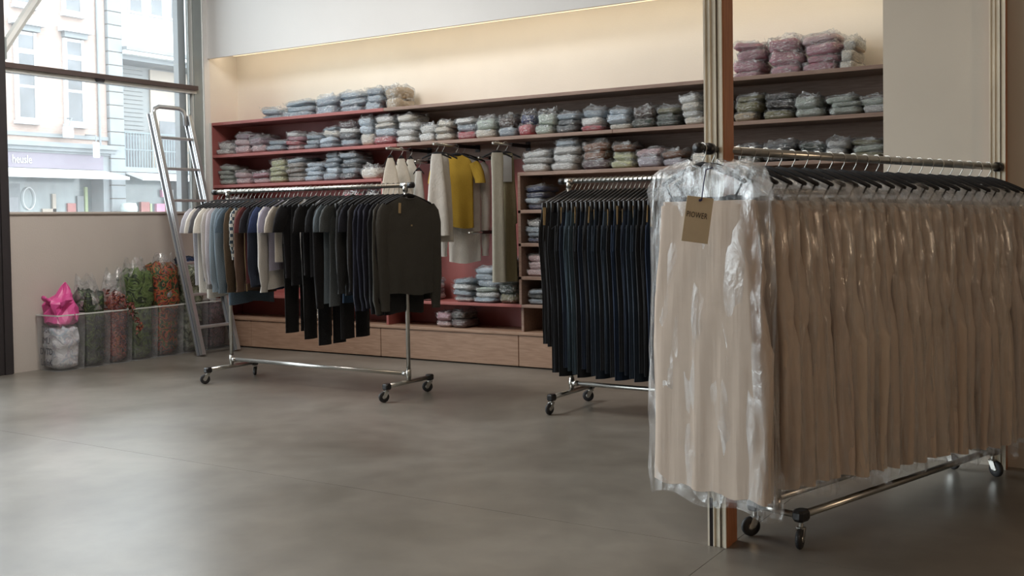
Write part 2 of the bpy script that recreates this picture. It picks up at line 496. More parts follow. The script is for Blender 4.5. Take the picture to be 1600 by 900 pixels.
# backs
sp('back_panel', XL + .028, XM1, BY - .02, BY - .001, .31, 2.33, 'red')
sp('back_panel', XM1, XM2, BY - .02, BY - .001, .31, 1.84, 'red')
sp('back_panel', XM1, XM2, BY - .02, BY - .001, 1.84, 2.33, 'wood')
sp('back_panel', XM2, XR, BY - .02, BY - .001, .31, 2.33, 'wood')
# boards
sp('shelf', XL + .001, -6.30, SF, BY - .02, 2.33, 2.36, 'red'); sp('shelf', -6.30, XR, SF, BY - .02, 2.33, 2.36, 'wood')
for a, b, mm in ((XL + .028, -6.15, 'red'), (-6.15, -3.9, 'wood'), (-3.9, XR, 'wood')):
    sp('shelf', a, b, SF, BY - .02, 1.99, 2.02, mm)
sp('shelf', XL + .028, XM1, SF, BY - .02, 1.67, 1.70, 'red')
sp('shelf', XL + .028, XM1, SF, BY - .02, 1.34, 1.37, 'red')
sp('shelf', XM2, XR, SF, BY - .02, 1.67, 1.70, 'wood')
for z in (1.374, 1.086, .797):
    sp('shelf', XM2, -2.9, SF, BY - .02, z - T, z, 'wood')
sp('shelf', XL + .028, XM2 + .02, SF, BY - .02, .525, .55, 'red'); sp('shelf', XM2 + .02, XR, SF, BY - .02, .525, .55, 'wood')
sp('divider', XM1 - .012, XM1 + .016, SF, BY - .02, .55, 1.67, 'red')
sp('divider', XM2, XM2 + .028, SF, BY - .02, .55, 1.67, 'wood')
sp('divider', -2.9, -2.87, SF, BY - .02, .55, 1.67, 'wood')
sp('divider', XM1, XM1 + .028, SF + .03, BY - .02, .31, .525, 'red'); sp('divider', XM2, XM2 + .028, SF + .03, BY - .02, .31, .525, 'wood')
# plinth
sp('plinth_top', XL, XR, FY + .001, BY - .02, .285, .31, 'wood2')
pj = [XL, -8.106, -6.376, -4.833, -3.1, XR]
for a, b in zip(pj[:-1], pj[1:]):
    sp('plinth_panel', a + .003, b - .003, FY + .012, FY + .04, .012, .285, 'wood2')
sp('plinth_core', XL, XR, FY + .04, BY - .02, .0, .285, 'joint')

# display arms standing out of the back panel
def arm(x, tip, z, label, dz=0.):
    y0 = BY - .02
    a = empty('display_arm', (x, y0, z), label, 'display arm')
    L_ = y0 - tip
    MB().tube([(0, 0, 0), (0, -L_, dz)], .011, 10).build('rod', M['chrome'], a, True)
    MB().box(-.017, .017, -L_ * .52, -.004, -.014, .016).build('sleeve', M['steelarm'], a)  # dark box paints the shade on the rod's rear half, behind the daylit tip
    MB().box(-.025, .025, -.004, -.0005, -.04, .04).build('wall_plate', M['steelarm'], a)
    MB().lathe([(0, 0), (.014, .002), (.014, .012), (0, .014)], (0, -1, 0), (0, -L_, dz), 10).build('end_cap', M['chrome'], a, True)
    return a


arm(-6.05, 7.50, 1.955, 'short steel display arm over the cream sleeveless tops')
arm(-5.49, 7.46, 1.965, 'steel display arm carrying the yellow tee and the white dress')
arm(-4.94, 7.57, 1.950, 'steel display arm over the olive and sage dresses')
arm(-5.95, 7.79, 1.845, 'low dark display arm between the cream tops and the white dress')
arm(-5.28, 7.85, 1.855, 'low dark display arm between the yellow tee and the sage dress')
arm(-5.32, 7.74, 1.18, 'lowest bare steel display arm, in front of the plain red back panel')

# ================================================================ the street outside
FX = -25.0
struct('street', MB().box(-60, -9.0, -40, 60, -.35, -.25), M['asphalt'])
struct('pavement', MB().box(-11.2, -8.9, -40, 60, -.25, -.05).box(FX - 1, FX + 2.6, -40, 60, -.25, -.10), M['pave'])

bA = empty('brick_building', (FX, 12, 0), 'pale pink brick house with white sash windows over a shop across the street', 'building')


def op(mb, name, m, parent, sm=False):
    o = mb.build(name, M[m], parent, sm)
    return o


def B(x0, x1, y0, y1, z0, z1, b=0.):
    return MB().box(x0, x1, y0 - 12, y1 - 12, z0, z1, b)


op(B(-6, 0, 4.0, 18.73, 3.45, 8.6), 'brick_wall', 'brick', bA)
op(B(-6, -.6, 4.0, 18.73, -.2, 3.45), 'shop_core', 'shopglass', bA)
op(B(-6, .25, 3.9, 18.85, 8.6, 8.95), 'eaves', 'whitepaint', bA)


def sash(y0, y1, z0, z1, zt, hood=True):
    w = op(B(0, .06, y0, y1, z0, z1), 'window', 'whitepaint', bA)
    zs = [(z0 + .09, z0 + (zt - z0) * .48), (z0 + (zt - z0) * .52, zt - .07), (zt + .07, z1 - .08)]
    for a, b in zs:
        op(B(.06, .066, y0 + .10, y1 - .08, a, b), 'pane', 'pane', w)
    op(B(.066, .085, y0, y0 + .09, z0, z1).box(.066, .085, y1 - .08 - 12, y1 - 12, z0, z1).box(.066, .084, y0 + .092 - 12, y1 - .082 - 12, zt - .06, zt + .06), 'window_frame', 'whitepaint', w)
    op(B(0, .16, y0 - .04, y1 + .04, z0 - .09, z0), 'window_sill', 'whitepaint', bA)
    if hood:
        op(B(0, .26, y0 - .12, y1 + .2, z1 + .16, z1 + .30), 'window_hood', 'whitepaint', bA)
        op(B(0, .16, y0 - .02, y1 + .08, z1 + .02, z1 + .16), 'hood_moulding', 'stone', bA)


for y in (10.2, 11.65, 13.1, 14.55, 16.0, 17.40):
    sash(y, y + .60, 4.0, 6.28, 5.78)
    sash(y, y + .60, 6.95, 8.5, 8.0, False)
op(B(0, .05, 4, 18.73, 3.62, 3.72), 'string_course', 'stone', bA)
op(B(-.6, .22, 4, 18.92, 3.36, 3.48), 'cornice', 'stone', bA)
op(B(-.6, .15, 4, 18.88, 3.26, 3.36), 'cornice', 'stone', bA)
op(B(-.6, .08, 4, 18.85, 3.20, 3.26), 'cornice', 'stone', bA)
op(B(-.6, .05, 8, 18.54, 2.80, 3.20), 'shop_sign', 'signband', bA)
op(B(-.6, .03, 18.54, 18.74, -.2, 3.2), 'shop_pier', 'stone', bA)
aw = B(0, .0, 0, 0, 0, 0)
a_ = MB().add([(0, -4, 2.80), (0, 6.55, 2.80), (.75, 6.85, 2.60), (.75, -4, 2.60), (0, -4, 2.76), (0, 6.55, 2.76), (.75, 6.85, 2.52), (.75, -4, 2.52)],
              [(0, 3, 2, 1), (4, 5, 6, 7), (3, 7, 6, 2), (0, 1, 5, 4), (1, 2, 6, 5), (0, 4, 7, 3)])
op(a_, 'awning', 'whitepaint', bA)
op(B(-.55, -.5, 8.0, 18.54, .3, 2.7), 'shop_window', 'shopglass', bA)
op(B(-.5, -.42, 15.9, 16.35, .2, 2.4), 'shop_door', 'stone', bA)
op(B(-.42, -.40, 16.0, 16.28, .4, 2.05), 'door_pane', 'pane', bA)
rg = MB()
n = 28
rg.loft([[(-.44, 4.62 + .18 * math.cos(2 * PI * k / n) * s, 2.02 + .30 * math.sin(2 * PI * k / n) * s) for k in range(n)] for s in (1, .90)])
op(rg, 'ring_logo', 'whitepaint', bA)
for y, z, w, h, mm in ((17.3, 1.6, .10, .55, 'beige_out'), (17.75, 1.6, .25, .3, 'redspot'), (18.05, 1.6, .2, .5, 'stone'), (17.0, 1.55, .4, .2, 'beige_out'), (18.3, 1.65, .08, .7, 'greenspot')):
    op(B(-.5, -.44, y, y + w, z, z + h), 'shop_display', mm, bA)
op(MB().tube([(.05, 6.46, 3.48), (.05, 6.46, 8.6)], .035, 8), 'downpipe', 'stone', bA)
# stone pier with block joints
for k in range(24):
    z = -.2 + k * .37
    op(B(-.3, .12, 18.74, 19.21, z + .012, z + .358, .012), 'stone_block', 'stone', bA)
op(B(-.3, .10, 18.745, 19.205, -.2, 8.6), 'pier_core', 'joint', bA)


def text_mesh(name, s, size, m, parent, mtx, ext=.001, sx=1., spacing=1.):
    c = bpy.data.curves.new(name, 'FONT')
    c.body = s; c.size = size; c.extrude = ext; c.align_x = 'CENTER'; c.align_y = 'CENTER'; c.space_character = spacing; c.resolution_u = 2
    o = bpy.data.objects.new(name, c); COL.objects.link(o)
    dg = bpy.context.evaluated_depsgraph_get()
    me = bpy.data.meshes.new_from_object(o.evaluated_get(dg))
    COL.objects.unlink(o); bpy.data.objects.remove(o)
    me.transform(Matrix.Diagonal((sx, 1, 1, 1)))
    me.materials.clear(); me.materials.append(m); me.name = name
    r = link(name, me, parent)
    r.matrix_local = mtx
    return r


def face_mtx(loc, right, upv):
    r, u = Vector(right).normalized(), Vector(upv).normalized(); nn = r.cross(u)
    return Matrix(((r.x, u.x, nn.x, loc[0]), (r.y, u.y, nn.y, loc[1]), (r.z, u.z, nn.z, loc[2]), (0, 0, 0, 1)))


text_mesh('sign_lettering', 'heusle', .30, M['whitepaint'], bA, face_mtx((.06, 4.12, 3.0), (0, 1, 0), (0, 0, 1)), .01, .72)

bB = empty('modern_building', (FX, 19.2, 0), 'white clad modern building with slatted shutters and balcony across the street', 'building')


def Bm(x0, x1, y0, y1, z0, z1):
    return MB().box(x0, x1, y0 - 19.2, y1 - 19.2, z0, z1)


op(Bm(-6, 0, 19.21, 30, 7.22, 8.6), 'upper_wall', 'band', bB)
op(Bm(-6, .1, 19.21, 30, 6.28, 7.22), 'cladding_band', 'band', bB)
op(Bm(-6, .3, 19.21, 30, 6.18, 6.28), 'ledge', 'stone', bB)
op(Bm(-6, .22, 19.21, 30, 6.08, 6.18), 'ledge', 'frame_pale', bB)
for k in range(9):
    y = 19.5 + k * .72
    w = op(Bm(0, .05, y, y + .56, 7.28, 8.5), 'window', 'whitepaint', bB)
    op(Bm(.05, .056, y + .06, y + .44, 7.34, 8.44), 'pane', 'pane', w)
op(Bm(-6, -.9, 19.21, 30, 2.9, 6.1), 'recess_wall', 'ribs', bB)
op(Bm(-6, .0, 19.21, 30, 5.95, 6.1), 'recess_ceiling', 'stone', bB)
for k in range(16):
    z = 3.95 + k * .125
    op(Bm(-.9, -.86, 19.3, 20.65, z + .008, z + .105), 'slat', 'ribs', bB)
op(Bm(-.9, -.84, 20.9, 30, 2.9, 5.9), 'render_panel', 'beige_out', bB)
op(Bm(-.9, -.82, 19.3, 20.4, 2.9, 3.9), 'balcony_door', 'pane', bB)
op(Bm(-.9, -.82, 21.2, 22.2, 2.9, 4.4), 'balcony_door', 'pane', bB)
op(Bm(-1, .1, 19.21, 30, 2.78, 2.92), 'balcony_floor', 'stone', bB)
op(Bm(.02, .06, 19.25, 30, 3.88, 3.92), 'handrail', 'railing', bB)
op(Bm(.02, .06, 19.25, 30, 3.40, 3.43), 'handrail', 'railing', bB)
bal = MB()
for k in range(110):
    y = 19.26 + k * .095
    bal.box(.03, .045, y - 19.2, y - 19.2 + .03, 2.92, 3.9)
o = op(bal, 'railing_bars', 'railing', bB); o['kind'] = 'stuff'
o = MB().add([(0, .05, 2.78), (0, 10.5, 2.78), (.8, 10.5, 2.62), (.8, .05, 2.62), (0, .05, 2.74), (0, 10.5, 2.74), (.8, 10.5, 2.52), (.8, .05, 2.52)],
              [(0, 3, 2, 1), (4, 5, 6, 7), (3, 7, 6, 2), (0, 1, 5, 4), (1, 2, 6, 5), (0, 4, 7, 3)])
op(o, 'awning', 'whitepaint', bB)
op(Bm(-6, -.6, 19.21, 30, -.2, 2.78), 'shop_core', 'shopglass', bB)
for y, z, w, h, mm in ((19.55, 1.6, .12, .3, 'greenspot'), (20.2, 1.6, .3, .35, 'redspot'), (20.52, 1.6, .06, .3, 'greenspot'), (20.75, 1.55, .3, .35, 'pinkspot'), (21.1, 1.6, .3, .4, 'redspot'),
                       (19.3, 1.6, .12, .25, 'whitepaint'), (20.95, 2.1, .16, .22, 'pinkspot'), (21.12, 2.1, .26, .22, 'whitepaint')):
    op(Bm(-.6, -.5, y, y + w, z, z + h), 'shop_display', mm, bB)
op(Bm(-.6, .05, 21.52, 21.8, -.2, 2.78), 'shop_pier', 'stone', bB)
wlmp = empty('wall_lamp', (FX + .3, 17.3, 3.75), 'small white box lamp on a bracket on the brick front across the street', 'lamp')
MB().box(-.1, .1, -.11, .11, -.15, .15, .02).build('lamp_body', M['whitepaint'], wlmp)
MB().tube([(-.3, -.45, -.12), (-.1, -.1, -.12)], .02, 6).build('bracket', M['stone'], wlmp)
MB().tube([(0, .02, .15), (0, .12, .38), (-.28, .14, .40)], .02, 6).build('arm', M['stone'], wlmp)
wsgn = empty('hanging_sign', (FX + .5, 18.0, 3.4), 'small white sign hanging out over the shop cornice across the street', 'sign')
MB().box(-.03, .03, -.10, .10, -.30, .12, .02).build('sign_board', M['whitepaint'], wsgn)
MB().tube([(-.45, 0, .34), (0, 0, .30), (0, 0, .12)], .02, 6).build('bracket', M['stone'], wsgn)
tag(MB().lathe([(0, -.1), (.17, -.1), (.22, 1.75), (.24, 1.78), (.24, 1.86), (.2, 1.98), (0, 2.0)], (0, 0, 1), (FX + .55, 18.95, -.1), 14).build('litter_bin', M['frame'], None, True),
    'dark grey litter bin at the foot of the stone pier across the street', 'litter bin')

# ================================================================ colours
C = {  # key: (rgb, word)
 'bg': ((.33, .40, .46), 'blue-grey'), 'tan': ((.46, .36, .24), 'tan'), 'pink': ((.50, .25, .30), 'dusky pink'), 'ppink': ((.66, .47, .48), 'pale pink'),
 'cream': ((.76, .70, .60), 'cream'), 'white': ((.80, .79, .76), 'white'), 'mauve': ((.30, .20, .24), 'mauve'), 'red': ((.50, .11, .13), 'red'),
 'pblue': ((.52, .61, .69), 'pale blue'), 'dgrey': ((.10, .11, .12), 'dark grey'), 'dmauve': ((.13, .085, .095), 'dark mauve'), 'mint': ((.48, .55, .48), 'pale mint'),
 'dbrown': ((.09, .06, .05), 'dark brown'), 'navy': ((.05, .07, .16), 'navy'), 'dgreen': ((.055, .075, .06), 'dark green'), 'olive': ((.20, .185, .09), 'olive'),
 'black': ((.02, .02, .02), 'black'), 'ggreen': ((.42, .46, .40), 'grey-green'), 'pgrey': ((.60, .59, .57), 'pale grey'), 'ygreen': ((.52, .52, .30), 'yellow-green'),
 'taupe': ((.34, .30, .26), 'taupe'), 'rust': ((.22, .095, .05), 'rust'), 'lilac': ((.48, .44, .50), 'lilac')}


def grain(p, s, seed):
    return noise.noise(Vector((p[0] * s + seed * 7.3, p[1] * s - seed * 3.1, p[2] * s + seed)))


def sgn(c, e):
    return math.copysign(abs(c) ** e, c)


# ================================================================ packets on the shelves
def pack_mesh(seed):
    """folded garment, unit size, resting on z=0: soft slab of cloth layers, sagging, folds showing on its front"""
    mb = MB(); rings = []; nu, nv = 30, 11
    r_ = random.Random(seed); lay = r_.choice((2, 3, 3))
    for j in range(nv):
        t = j / (nv - 1)
        ph = -PI / 2 * .97 + PI * .97 * t
        r = []
        for i in range(nu):
            th = 2 * PI * i / nu
            e = sgn(math.cos(ph), .28)
            x, y, z = .5 * e * sgn(math.cos(th), .36), .5 * e * sgn(math.sin(th), .36), .5 + .5 * sgn(math.sin(ph), .8)
            k = grain((x, y, z), 2.6, seed); k2 = grain((x, y, z), 6.5, seed + 9)
            z = z * (1 + .20 * k + .10 * k2 - .9 * max(0, abs(x) - .36)) + .07 * k2 * (t > .4)
            g = abs(math.sin(PI * lay * t + .4))
            y *= 1 - .07 * (1 - g) + .05 * k
            x *= 1 - .05 * (1 - g) + .06 * grain((y, z, x), 3, seed + 5)
            r.append((x, y, max(z, 0)))
        rings.append(r)
    mb.loft(rings, True, (True, True))
    return mb.mesh('folded_garment', M['packcloth'], True)


def sleeve_mesh(seed):
    """clear packet around it, crumpled into facets, with a loose crimped edge standing up at the side"""
    mb = MB(); rings = []; nu, nv = 30, 10
    for j in range(nv):
        ph = -PI / 2 + PI * (j + .5) / nv
        r = []
        for i in range(nu):
            th = 2 * PI * (i + .5 * (j % 2)) / nu
            e = sgn(math.cos(ph), .4)
            cx, cy, cz = e * sgn(math.cos(th), .42), e * sgn(math.sin(th), .42), sgn(math.sin(ph), .8)
            k = grain((cx, cy, cz), 2.2, seed + 20); k2 = grain((cx, cy, cz), 5.0, seed + 3); k3 = grain((cx, cy, cz), 11., seed + 8)
            x, y, z = .525 * cx * (1 + .05 * k2 + .03 * k3), .530 * cy * (1 + .06 * k + .05 * k3), .5 + .5 * cz
            z = z * (1.12 + .40 * k + .30 * k2 + .22 * k3) + .02
            r.append((x, y, max(z, .012)))
        rings.append(r)
    mb.loft(rings, True, (True, True))
    s = 1 if seed % 2 else -1
    pts = []
    for i in range(9):
        t = i / 8
        pts.append([(s * (.46 + .09 * q + .04 * math.sin(9 * t + seed)), -.48 + .8 * t, .45 + .5 * grain((t, q, 0), 5, seed) + .55 * q) for q in (0, .5, 1)])
    mb.loft(pts, False)
    return mb.mesh('plastic_sleeve', M['film'], False)


PACK = [pack_mesh(s) for s in range(6)]
SLEEVE = [sleeve_mesh(s) for s in range(6)]
SHELF = {
 'top':(2.33,[(-7.798, 0.288, 0.124, 'bg bg'), (-7.434, 0.399, 0.177, 'bg bg bg'), (-7.057, 0.318, 0.201, 'bg bg'), (-6.727, 0.307, 0.22, 'bg bg bg'), (-6.451, 0.227, 0.235, 'bg bg bg'), (-6.241, 0.176, 0.231, 'tan tan')]),
 'topright':(2.33,[(-2.754, 0.248, 0.293, 'pink pink pink pink'), (-2.484, 0.273, 0.299, 'pink pink pink'), (-2.201, 0.272, 0.303, 'pink pink pink ppink'), (-2.003, 0.114, 0.245, 'cream cream cream')]),  # pale top packet and cream stack: warm cove light on pink packets, as colour
 'upper':(2.02,[(-8.500, 0.222, 0.129, 'white white'), (-8.247, 0.245, 0.21, 'ppink ppink mauve'), (-8.001, 0.212, 0.156, 'ppink mauve'), (-7.753, 0.251, 0.11, 'bg bg'), (-7.489, 0.219, 0.181, 'ppink red pink white'), (-7.261, 0.205, 0.142, 'bg bg bg'), (-7.027, 0.225, 0.205, 'bg pblue cream bg'), (-6.782, 0.228, 0.241, 'bg dgrey white dmauve'), (-6.563, 0.175, 0.301, 'cream pblue pblue'), (-6.336, 0.248, 0.299, 'red pblue cream white'), (-6.073, 0.234, 0.269, 'white white white cream'), (-5.847, 0.191, 0.159, 'white white'), (-5.639, 0.194, 0.182, 'cream cream cream'), (-5.412, 0.217, 0.191, 'red bg white'), (-5.177, 0.225, 0.176, 'cream mint'), (-4.958, 0.186, 0.174, 'bg dbrown'), (-4.766, 0.169, 0.178, 'red navy'), (-4.57, 0.197, 0.182, 'mint mint'), (-4.347, 0.223, 0.167, 'dgrey dgrey bg'), (-4.109, 0.229, 0.184, 'red white bg'), (-3.872, 0.222, 0.168, 'cream pblue pblue'), (-3.647, 0.205, 0.173, 'dgreen dbrown'), (-3.425, 0.216, 0.158, 'dgreen dgreen olive'), (-3.214, 0.183, 0.245, 'cream white cream white'), (-3.01, 0.204, 0.179, 'white cream'), (-2.768, 0.218, 0.201, 'tan olive olive'), (-2.528, 0.241, 0.193, 'olive black black'), (-2.288, 0.219, 0.155, 'ggreen ggreen'), (-2.048, 0.244, 0.147, 'ggreen ggreen ggreen'), (-1.812, 0.209, 0.12, 'pgrey ggreen')]),
 'lower':(1.7,[(-8.495, 0.222, 0.203, 'ggreen ggreen ggreen ggreen'), (-8.246, 0.236, 0.126, 'ppink ppink'), (-7.99, 0.239, 0.11, 'ppink pink'), (-7.74, 0.215, 0.239, 'ygreen ygreen ygreen ygreen'), (-7.492, 0.245, 0.241, 'taupe taupe taupe taupe bg'), (-7.238, 0.23, 0.192, 'pblue pblue pblue pblue'), (-7.004, 0.2, 0.271, 'bg pblue bg bg bg'), (-6.774, 0.228, 0.26, 'dgrey bg dgrey bg bg'), (-6.52, 0.238, 0.113, 'cream')]),
 'lowerright':(1.7,[(-4.678, 0.29, 0.187, 'white pgrey white'), (-4.376, 0.261, 0.26, 'pgrey white pgrey bg'), (-4.101, 0.265, 0.235, 'dmauve rust rust'), (-3.849, 0.216, 0.201, 'ygreen ygreen rust'), (-3.606, 0.249, 0.157, 'lilac ppink'), (-3.363, 0.214, 0.125, 'lilac rust'), (-3.136, 0.219, 0.104, 'cream'), (-2.773, 0.214, 0.136, 'dgreen black'), (-2.533, 0.246, 0.144, 'black dgrey'), (-2.295, 0.21, 0.132, 'dgreen dgreen'), (-2.093, 0.176, 0.14, 'pgrey pgrey'), (-1.867, 0.256, 0.138, 'olive ggreen olive')]),
 'hidden':(1.37,[(-8.40, 0.27, 0.19, 'pink ppink'), (-6.751, 0.25, 0.20, 'pink red'), (-6.50, 0.19, 0.20, 'pblue white')]),
 'cub1':(1.374,[(-4.675, 0.205, 0.213, 'navy pblue navy navy')]),
 'cub2':(1.086,[(-4.680, 0.20, 0.199, 'navy bg bg pgrey')]),
 'cub3':(0.797,[(-4.675, 0.205, 0.185, 'ppink ppink ppink')]),
 'cub4':(0.55,[(-4.680, 0.20, 0.129, 'bg dgreen bg')]),
 'bench':(0.55,[(-5.938, 0.239, 0.196, 'white bg white bg'), (-5.458, 0.226, 0.205, 'white bg white bg'), (-5.205, 0.247, 0.314, 'bg white mint bg bg pblue'), (-4.962, 0.19, 0.397, 'olive dgreen dgreen dgreen bg')]),
 'plinth':(0.31,[(-7.281, 0.189, 0.14, 'tan cream'), (-5.707, 0.175, 0.14, 'ppink pink'), (-5.527, 0.157, 0.145, 'dmauve black')]),
}

NAMES = {'top': 'top board near window', 'topright': 'top board behind timber column', 'upper': 'upper shelf, counting from window', 'lower': 'lower red shelf, counting from window', 'lowerright': 'lower brown shelf, counting from left',
         'hidden': 'red shelf behind the shirt rack', 'cub1': 'highest brown cubby', 'cub2': 'middle brown cubby', 'cub3': 'lower brown cubby', 'cub4': 'bottom brown cubby',
         'bench': 'low bench board', 'plinth': 'oak plinth ledge'}
np_ = 0
for key, (z0, rows) in SHELF.items():
    for si, (x, w, h, cols) in enumerate(rows, 1):
        cols = cols.split(); n = len(cols)
        h = min(h, .275 if key not in ('cub1', 'cub2', 'cub3') else .205) if key not in ('top', 'topright', 'bench') else h
        hs = [rnd.uniform(.75, 1.25) for _ in cols]; hs = [q * h / sum(hs) for q in hs]
        z = z0 + .001
        stack = 'stack' if n > 1 else 'packet'
        for k, ck in enumerate(cols, 1):
            rgb, word = C[ck]; hh = hs[k - 1]
            np_ += 1
            v = rnd.randrange(6)
            if n == 1: pos = 'lying alone'
            elif k == n: pos = 'topmost'
            elif k == 1: pos = 'lowest'
            elif n == 3: pos = 'middle one'
            else: pos = nth(k) + ' from bottom'
            if len(rows) == 1: lab = f'{word} bagged garment, {pos} of the stack in the {NAMES[key]}'
            elif n == 1: lab = f'{word} bagged garment lying alone, {nth(si)} from left on {NAMES[key]}'
            else: lab = f'{word} bagged garment, {pos} of {nth(si)} stack, {NAMES[key]}'
            o = link('bagged_garment', PACK[v], None, (x + rnd.uniform(-.02, .02), 7.775 + .155 + rnd.uniform(-.01, .02), z), ((rnd.uniform(-.04, .04), rnd.uniform(-.09, .09), rnd.uniform(-.16, .16)) if k > 1 else (0, 0, rnd.uniform(-.12, .12))))
            dp = .29 if key not in ('plinth',) else .26
            o.scale = (w * rnd.uniform(.88, 1.02), dp * rnd.uniform(.92, 1.04), hh * (1.04 if k < n else .92))
            j = rnd.uniform(.88, 1.1)
            o.color = (*[min(1, c * j) for c in rgb], 1)
            tag(o, lab, 'packet', 'bagged garments on the ' + NAMES[key].split(',')[0])
            s = link('plastic_sleeve', SLEEVE[(v + si) % 6], o)
            if k == n: s.scale = (1.04, 1, rnd.uniform(1.0, 1.35) if h < .2 else 1.1)
            z += hh * 1.0

# ================================================================ hangers and garments (local frame: x across the shoulders, rail along y at z=0)
def hook_pts(drop=.075):
    r = .021
    p = [(r * math.cos(a), 0, r * math.sin(a)) for a in np.linspace(math.radians(-30), math.radians(205), 9)]
    return [(0, 0, -drop), (0, 0, -.045), (.012, 0, -.030), ] + p[::1] if False else [(0, 0, -drop), (0, 0, -.050), (r * .75, 0, -.026)] + p


def hanger_mesh(half=.2, drop=.07, fall=.065, thick=.012):
    mb = MB(); rings = []
    n = 13
    for i in range(n):
        t = -1 + 2 * i / (n - 1)
        x = half * t; z = -drop - fall * abs(t) ** 1.35
        hz = .013 * (1 - .35 * abs(t)); hy = thick * (.5 + .3 * abs(t))
        rings.append([(x, hy * math.cos(a), z + hz * math.sin(a)) for a in np.linspace(0, 2 * PI, 7)[:-1]])
    mb.loft(rings, True, (True, True))
    return mb.mesh('hanger', M['velvet'], True)


def hook_mesh(drop=.07):
    return MB().tube(hook_pts(drop), .0022, 5).mesh('hook', M['chrome'], True)


def clip_hanger_mesh(half=.17, drop=.06, zbar=-.135):
    mb = MB()
    mb.tube([(-half, 0, zbar), (-half * .5, 0, zbar + .045), (0, 0, -drop), (half * .5, 0, zbar + .045), (half, 0, zbar)], .011, 6)
    mb.tube([(-half, 0, zbar), (half, 0, zbar)], .009, 6)
    for s in (-1, 1):
        mb.box(s * half - .02, s * half + .02, -.010, .010, zbar - .055, zbar + .012, .003)
    return mb.mesh('hanger', M['black'], True)


HANGER = hanger_mesh(); HOOK = hook_mesh(); CLIP = clip_hanger_mesh()
HOOKC = MB().tube(hook_pts(.06), .0026, 5).mesh('hook', M['chrome'], True)


def add_hanger(t, hm=None, hk=None):
    h = link('hanger', hm or HANGER, t)
    link('hook', hk or HOOK, h)
    return h


def top_mesh(seed, length=.66, sleeve=.0, width=.215, hem=.205, m='knit', tk=.030, neck=.07, side=(1, 1), flare=0.):
    """shirt or sweater hanging: torso and sleeves as one flattened, folded skin"""
    r_ = random.Random(seed)
    mb = MB(); n = 24
    ph = r_.uniform(0, 6)
    rows = [(.078, neck, .014), (.088, neck + .02, .016), (.112, .140, .016), (.142, width * .93, .017), (.20, width * .95, tk * .8), (.29, width, tk)]
    m_ = 7
    for i in range(1, m_ + 1):
        t = i / m_
        rows.append((.29 + (length - .29 + .075) * t, width + (hem - width + flare * t) * t, tk * (1 + .35 * t)))
    rings = []
    for ri, (d, w, th) in enumerate(rows):
        ring = []
        amp = .010 * max(0, (d - .14) / .5)
        for k in range(n):
            a = 2 * PI * k / n
            x = w * sgn(math.cos(a), .75); y = th * sgn(math.sin(a), .85)
            y += amp * (math.sin(x * 34 + ph) + .6 * math.sin(x * 61 - ph + d * 5)) * (1 if math.sin(a) >= 0 else .8)
            z = -d + .012 * math.sin(x * 15 + ph) * (ri == len(rows) - 1)
            if ri < 2: z -= .018 * (1 - (x / max(w, .01)) ** 2) * (1 if math.sin(a) < 0 else .4)
            ring.append((x, y, z))
        rings.append(ring)
    mb.loft(rings)
    for s, on in ((-1, side[0]), (1, side[1])):
        if not sleeve or not on: continue
        sw = r_.uniform(-.012, .012)
        if sleeve < .35:
            path = [(.185, .150), (.215, .19), (.245, .25), (.262, .30), (.268, .335)]
            rad = [.052, .062, .062, .060, .060]
        else:
            L = sleeve
            path = [(.180, .150), (.212, .20), (.232, .29), (.240, .29 + (L - .29) * .33), (.242 + sw, .29 + (L - .29) * .66), (.236 + sw, L - .05), (.234 + sw, L), (.234 + sw, L + .05)]
            rad = [.050, .060, .058, .054, .050, .046, .036, .038]
        rg = []
        for (x, d), rr in zip(path, rad):
            ring = []
            for k in range(12):
                a = 2 * PI * k / 12
                ring.append((s * (x + rr * math.cos(a)), (tk * .75) * math.sin(a) + .006 * math.sin(d * 22 + ph) + .004 * math.sin(3 * a + d * 30), -d + (.35 * rr * math.cos(a) if d < .3 else 0)))
            rg.append(ring)
        mb.loft(rg)
    return mb.mesh('garment', M[m], True)


def pants_mesh(seed, waist=.19, length=1.04, z0=.165, m='denim', th=.018):
    r_ = random.Random(seed); mb = MB(); ph = r_.uniform(0, 6)
    n = 20
    def ring(cx, w, d, t):
        return [(cx + w * sgn(math.cos(2 * PI * k / n), .7), t * sgn(math.sin(2 * PI * k / n), .8) + .006 * math.sin(cx * 30 + w * math.cos(2 * PI * k / n) * 40 + ph + d * 2), -d) for k in range(n)]
    mb.loft([ring(0, waist * .97, z0, th * .7), ring(0, waist, z0 + .04, th * .8), ring(0, waist * 1.08, z0 + .18, th), ring(0, waist * 1.10, z0 + .27, th)])
    for s in (-1, 1):
        mb.loft([ring(s * waist * .54, waist * .56, z0 + .26, th), ring(s * waist * .53, waist * .52, z0 + .45, th), ring(s * waist * .52, waist * .47, z0 + .7, th * .9),
                 ring(s * waist * .52, waist * .45, z0 + length - .03, th * .9), ring(s * waist * .52, waist * .46, z0 + length, th * .95)])
    # pocket seams, waistband and fly raised as thin welts
    mb.loft([ring(0, waist * .985, z0 - .002, th * .86), ring(0, waist * 1.0, z0 + .038, th * .95)])
    for s in (-1, 1):
        mb.tube([(s * waist * .45, -th * 1.05, -z0 - .045), (s * waist * .70, -th * 1.12, -z0 - .085), (s * waist * .98, -th * .8, -z0 - .12)], .003, 5)
        mb.tube([(s * waist * 1.07, 0, -z0 - .10), (s * waist * 1.11, 0, -z0 - .26), (s * waist * .99, 0, -z0 - .6), (s * waist * .98, 0, -z0 - length)], .004, 5)
    return mb.mesh('garment', M[m], True)


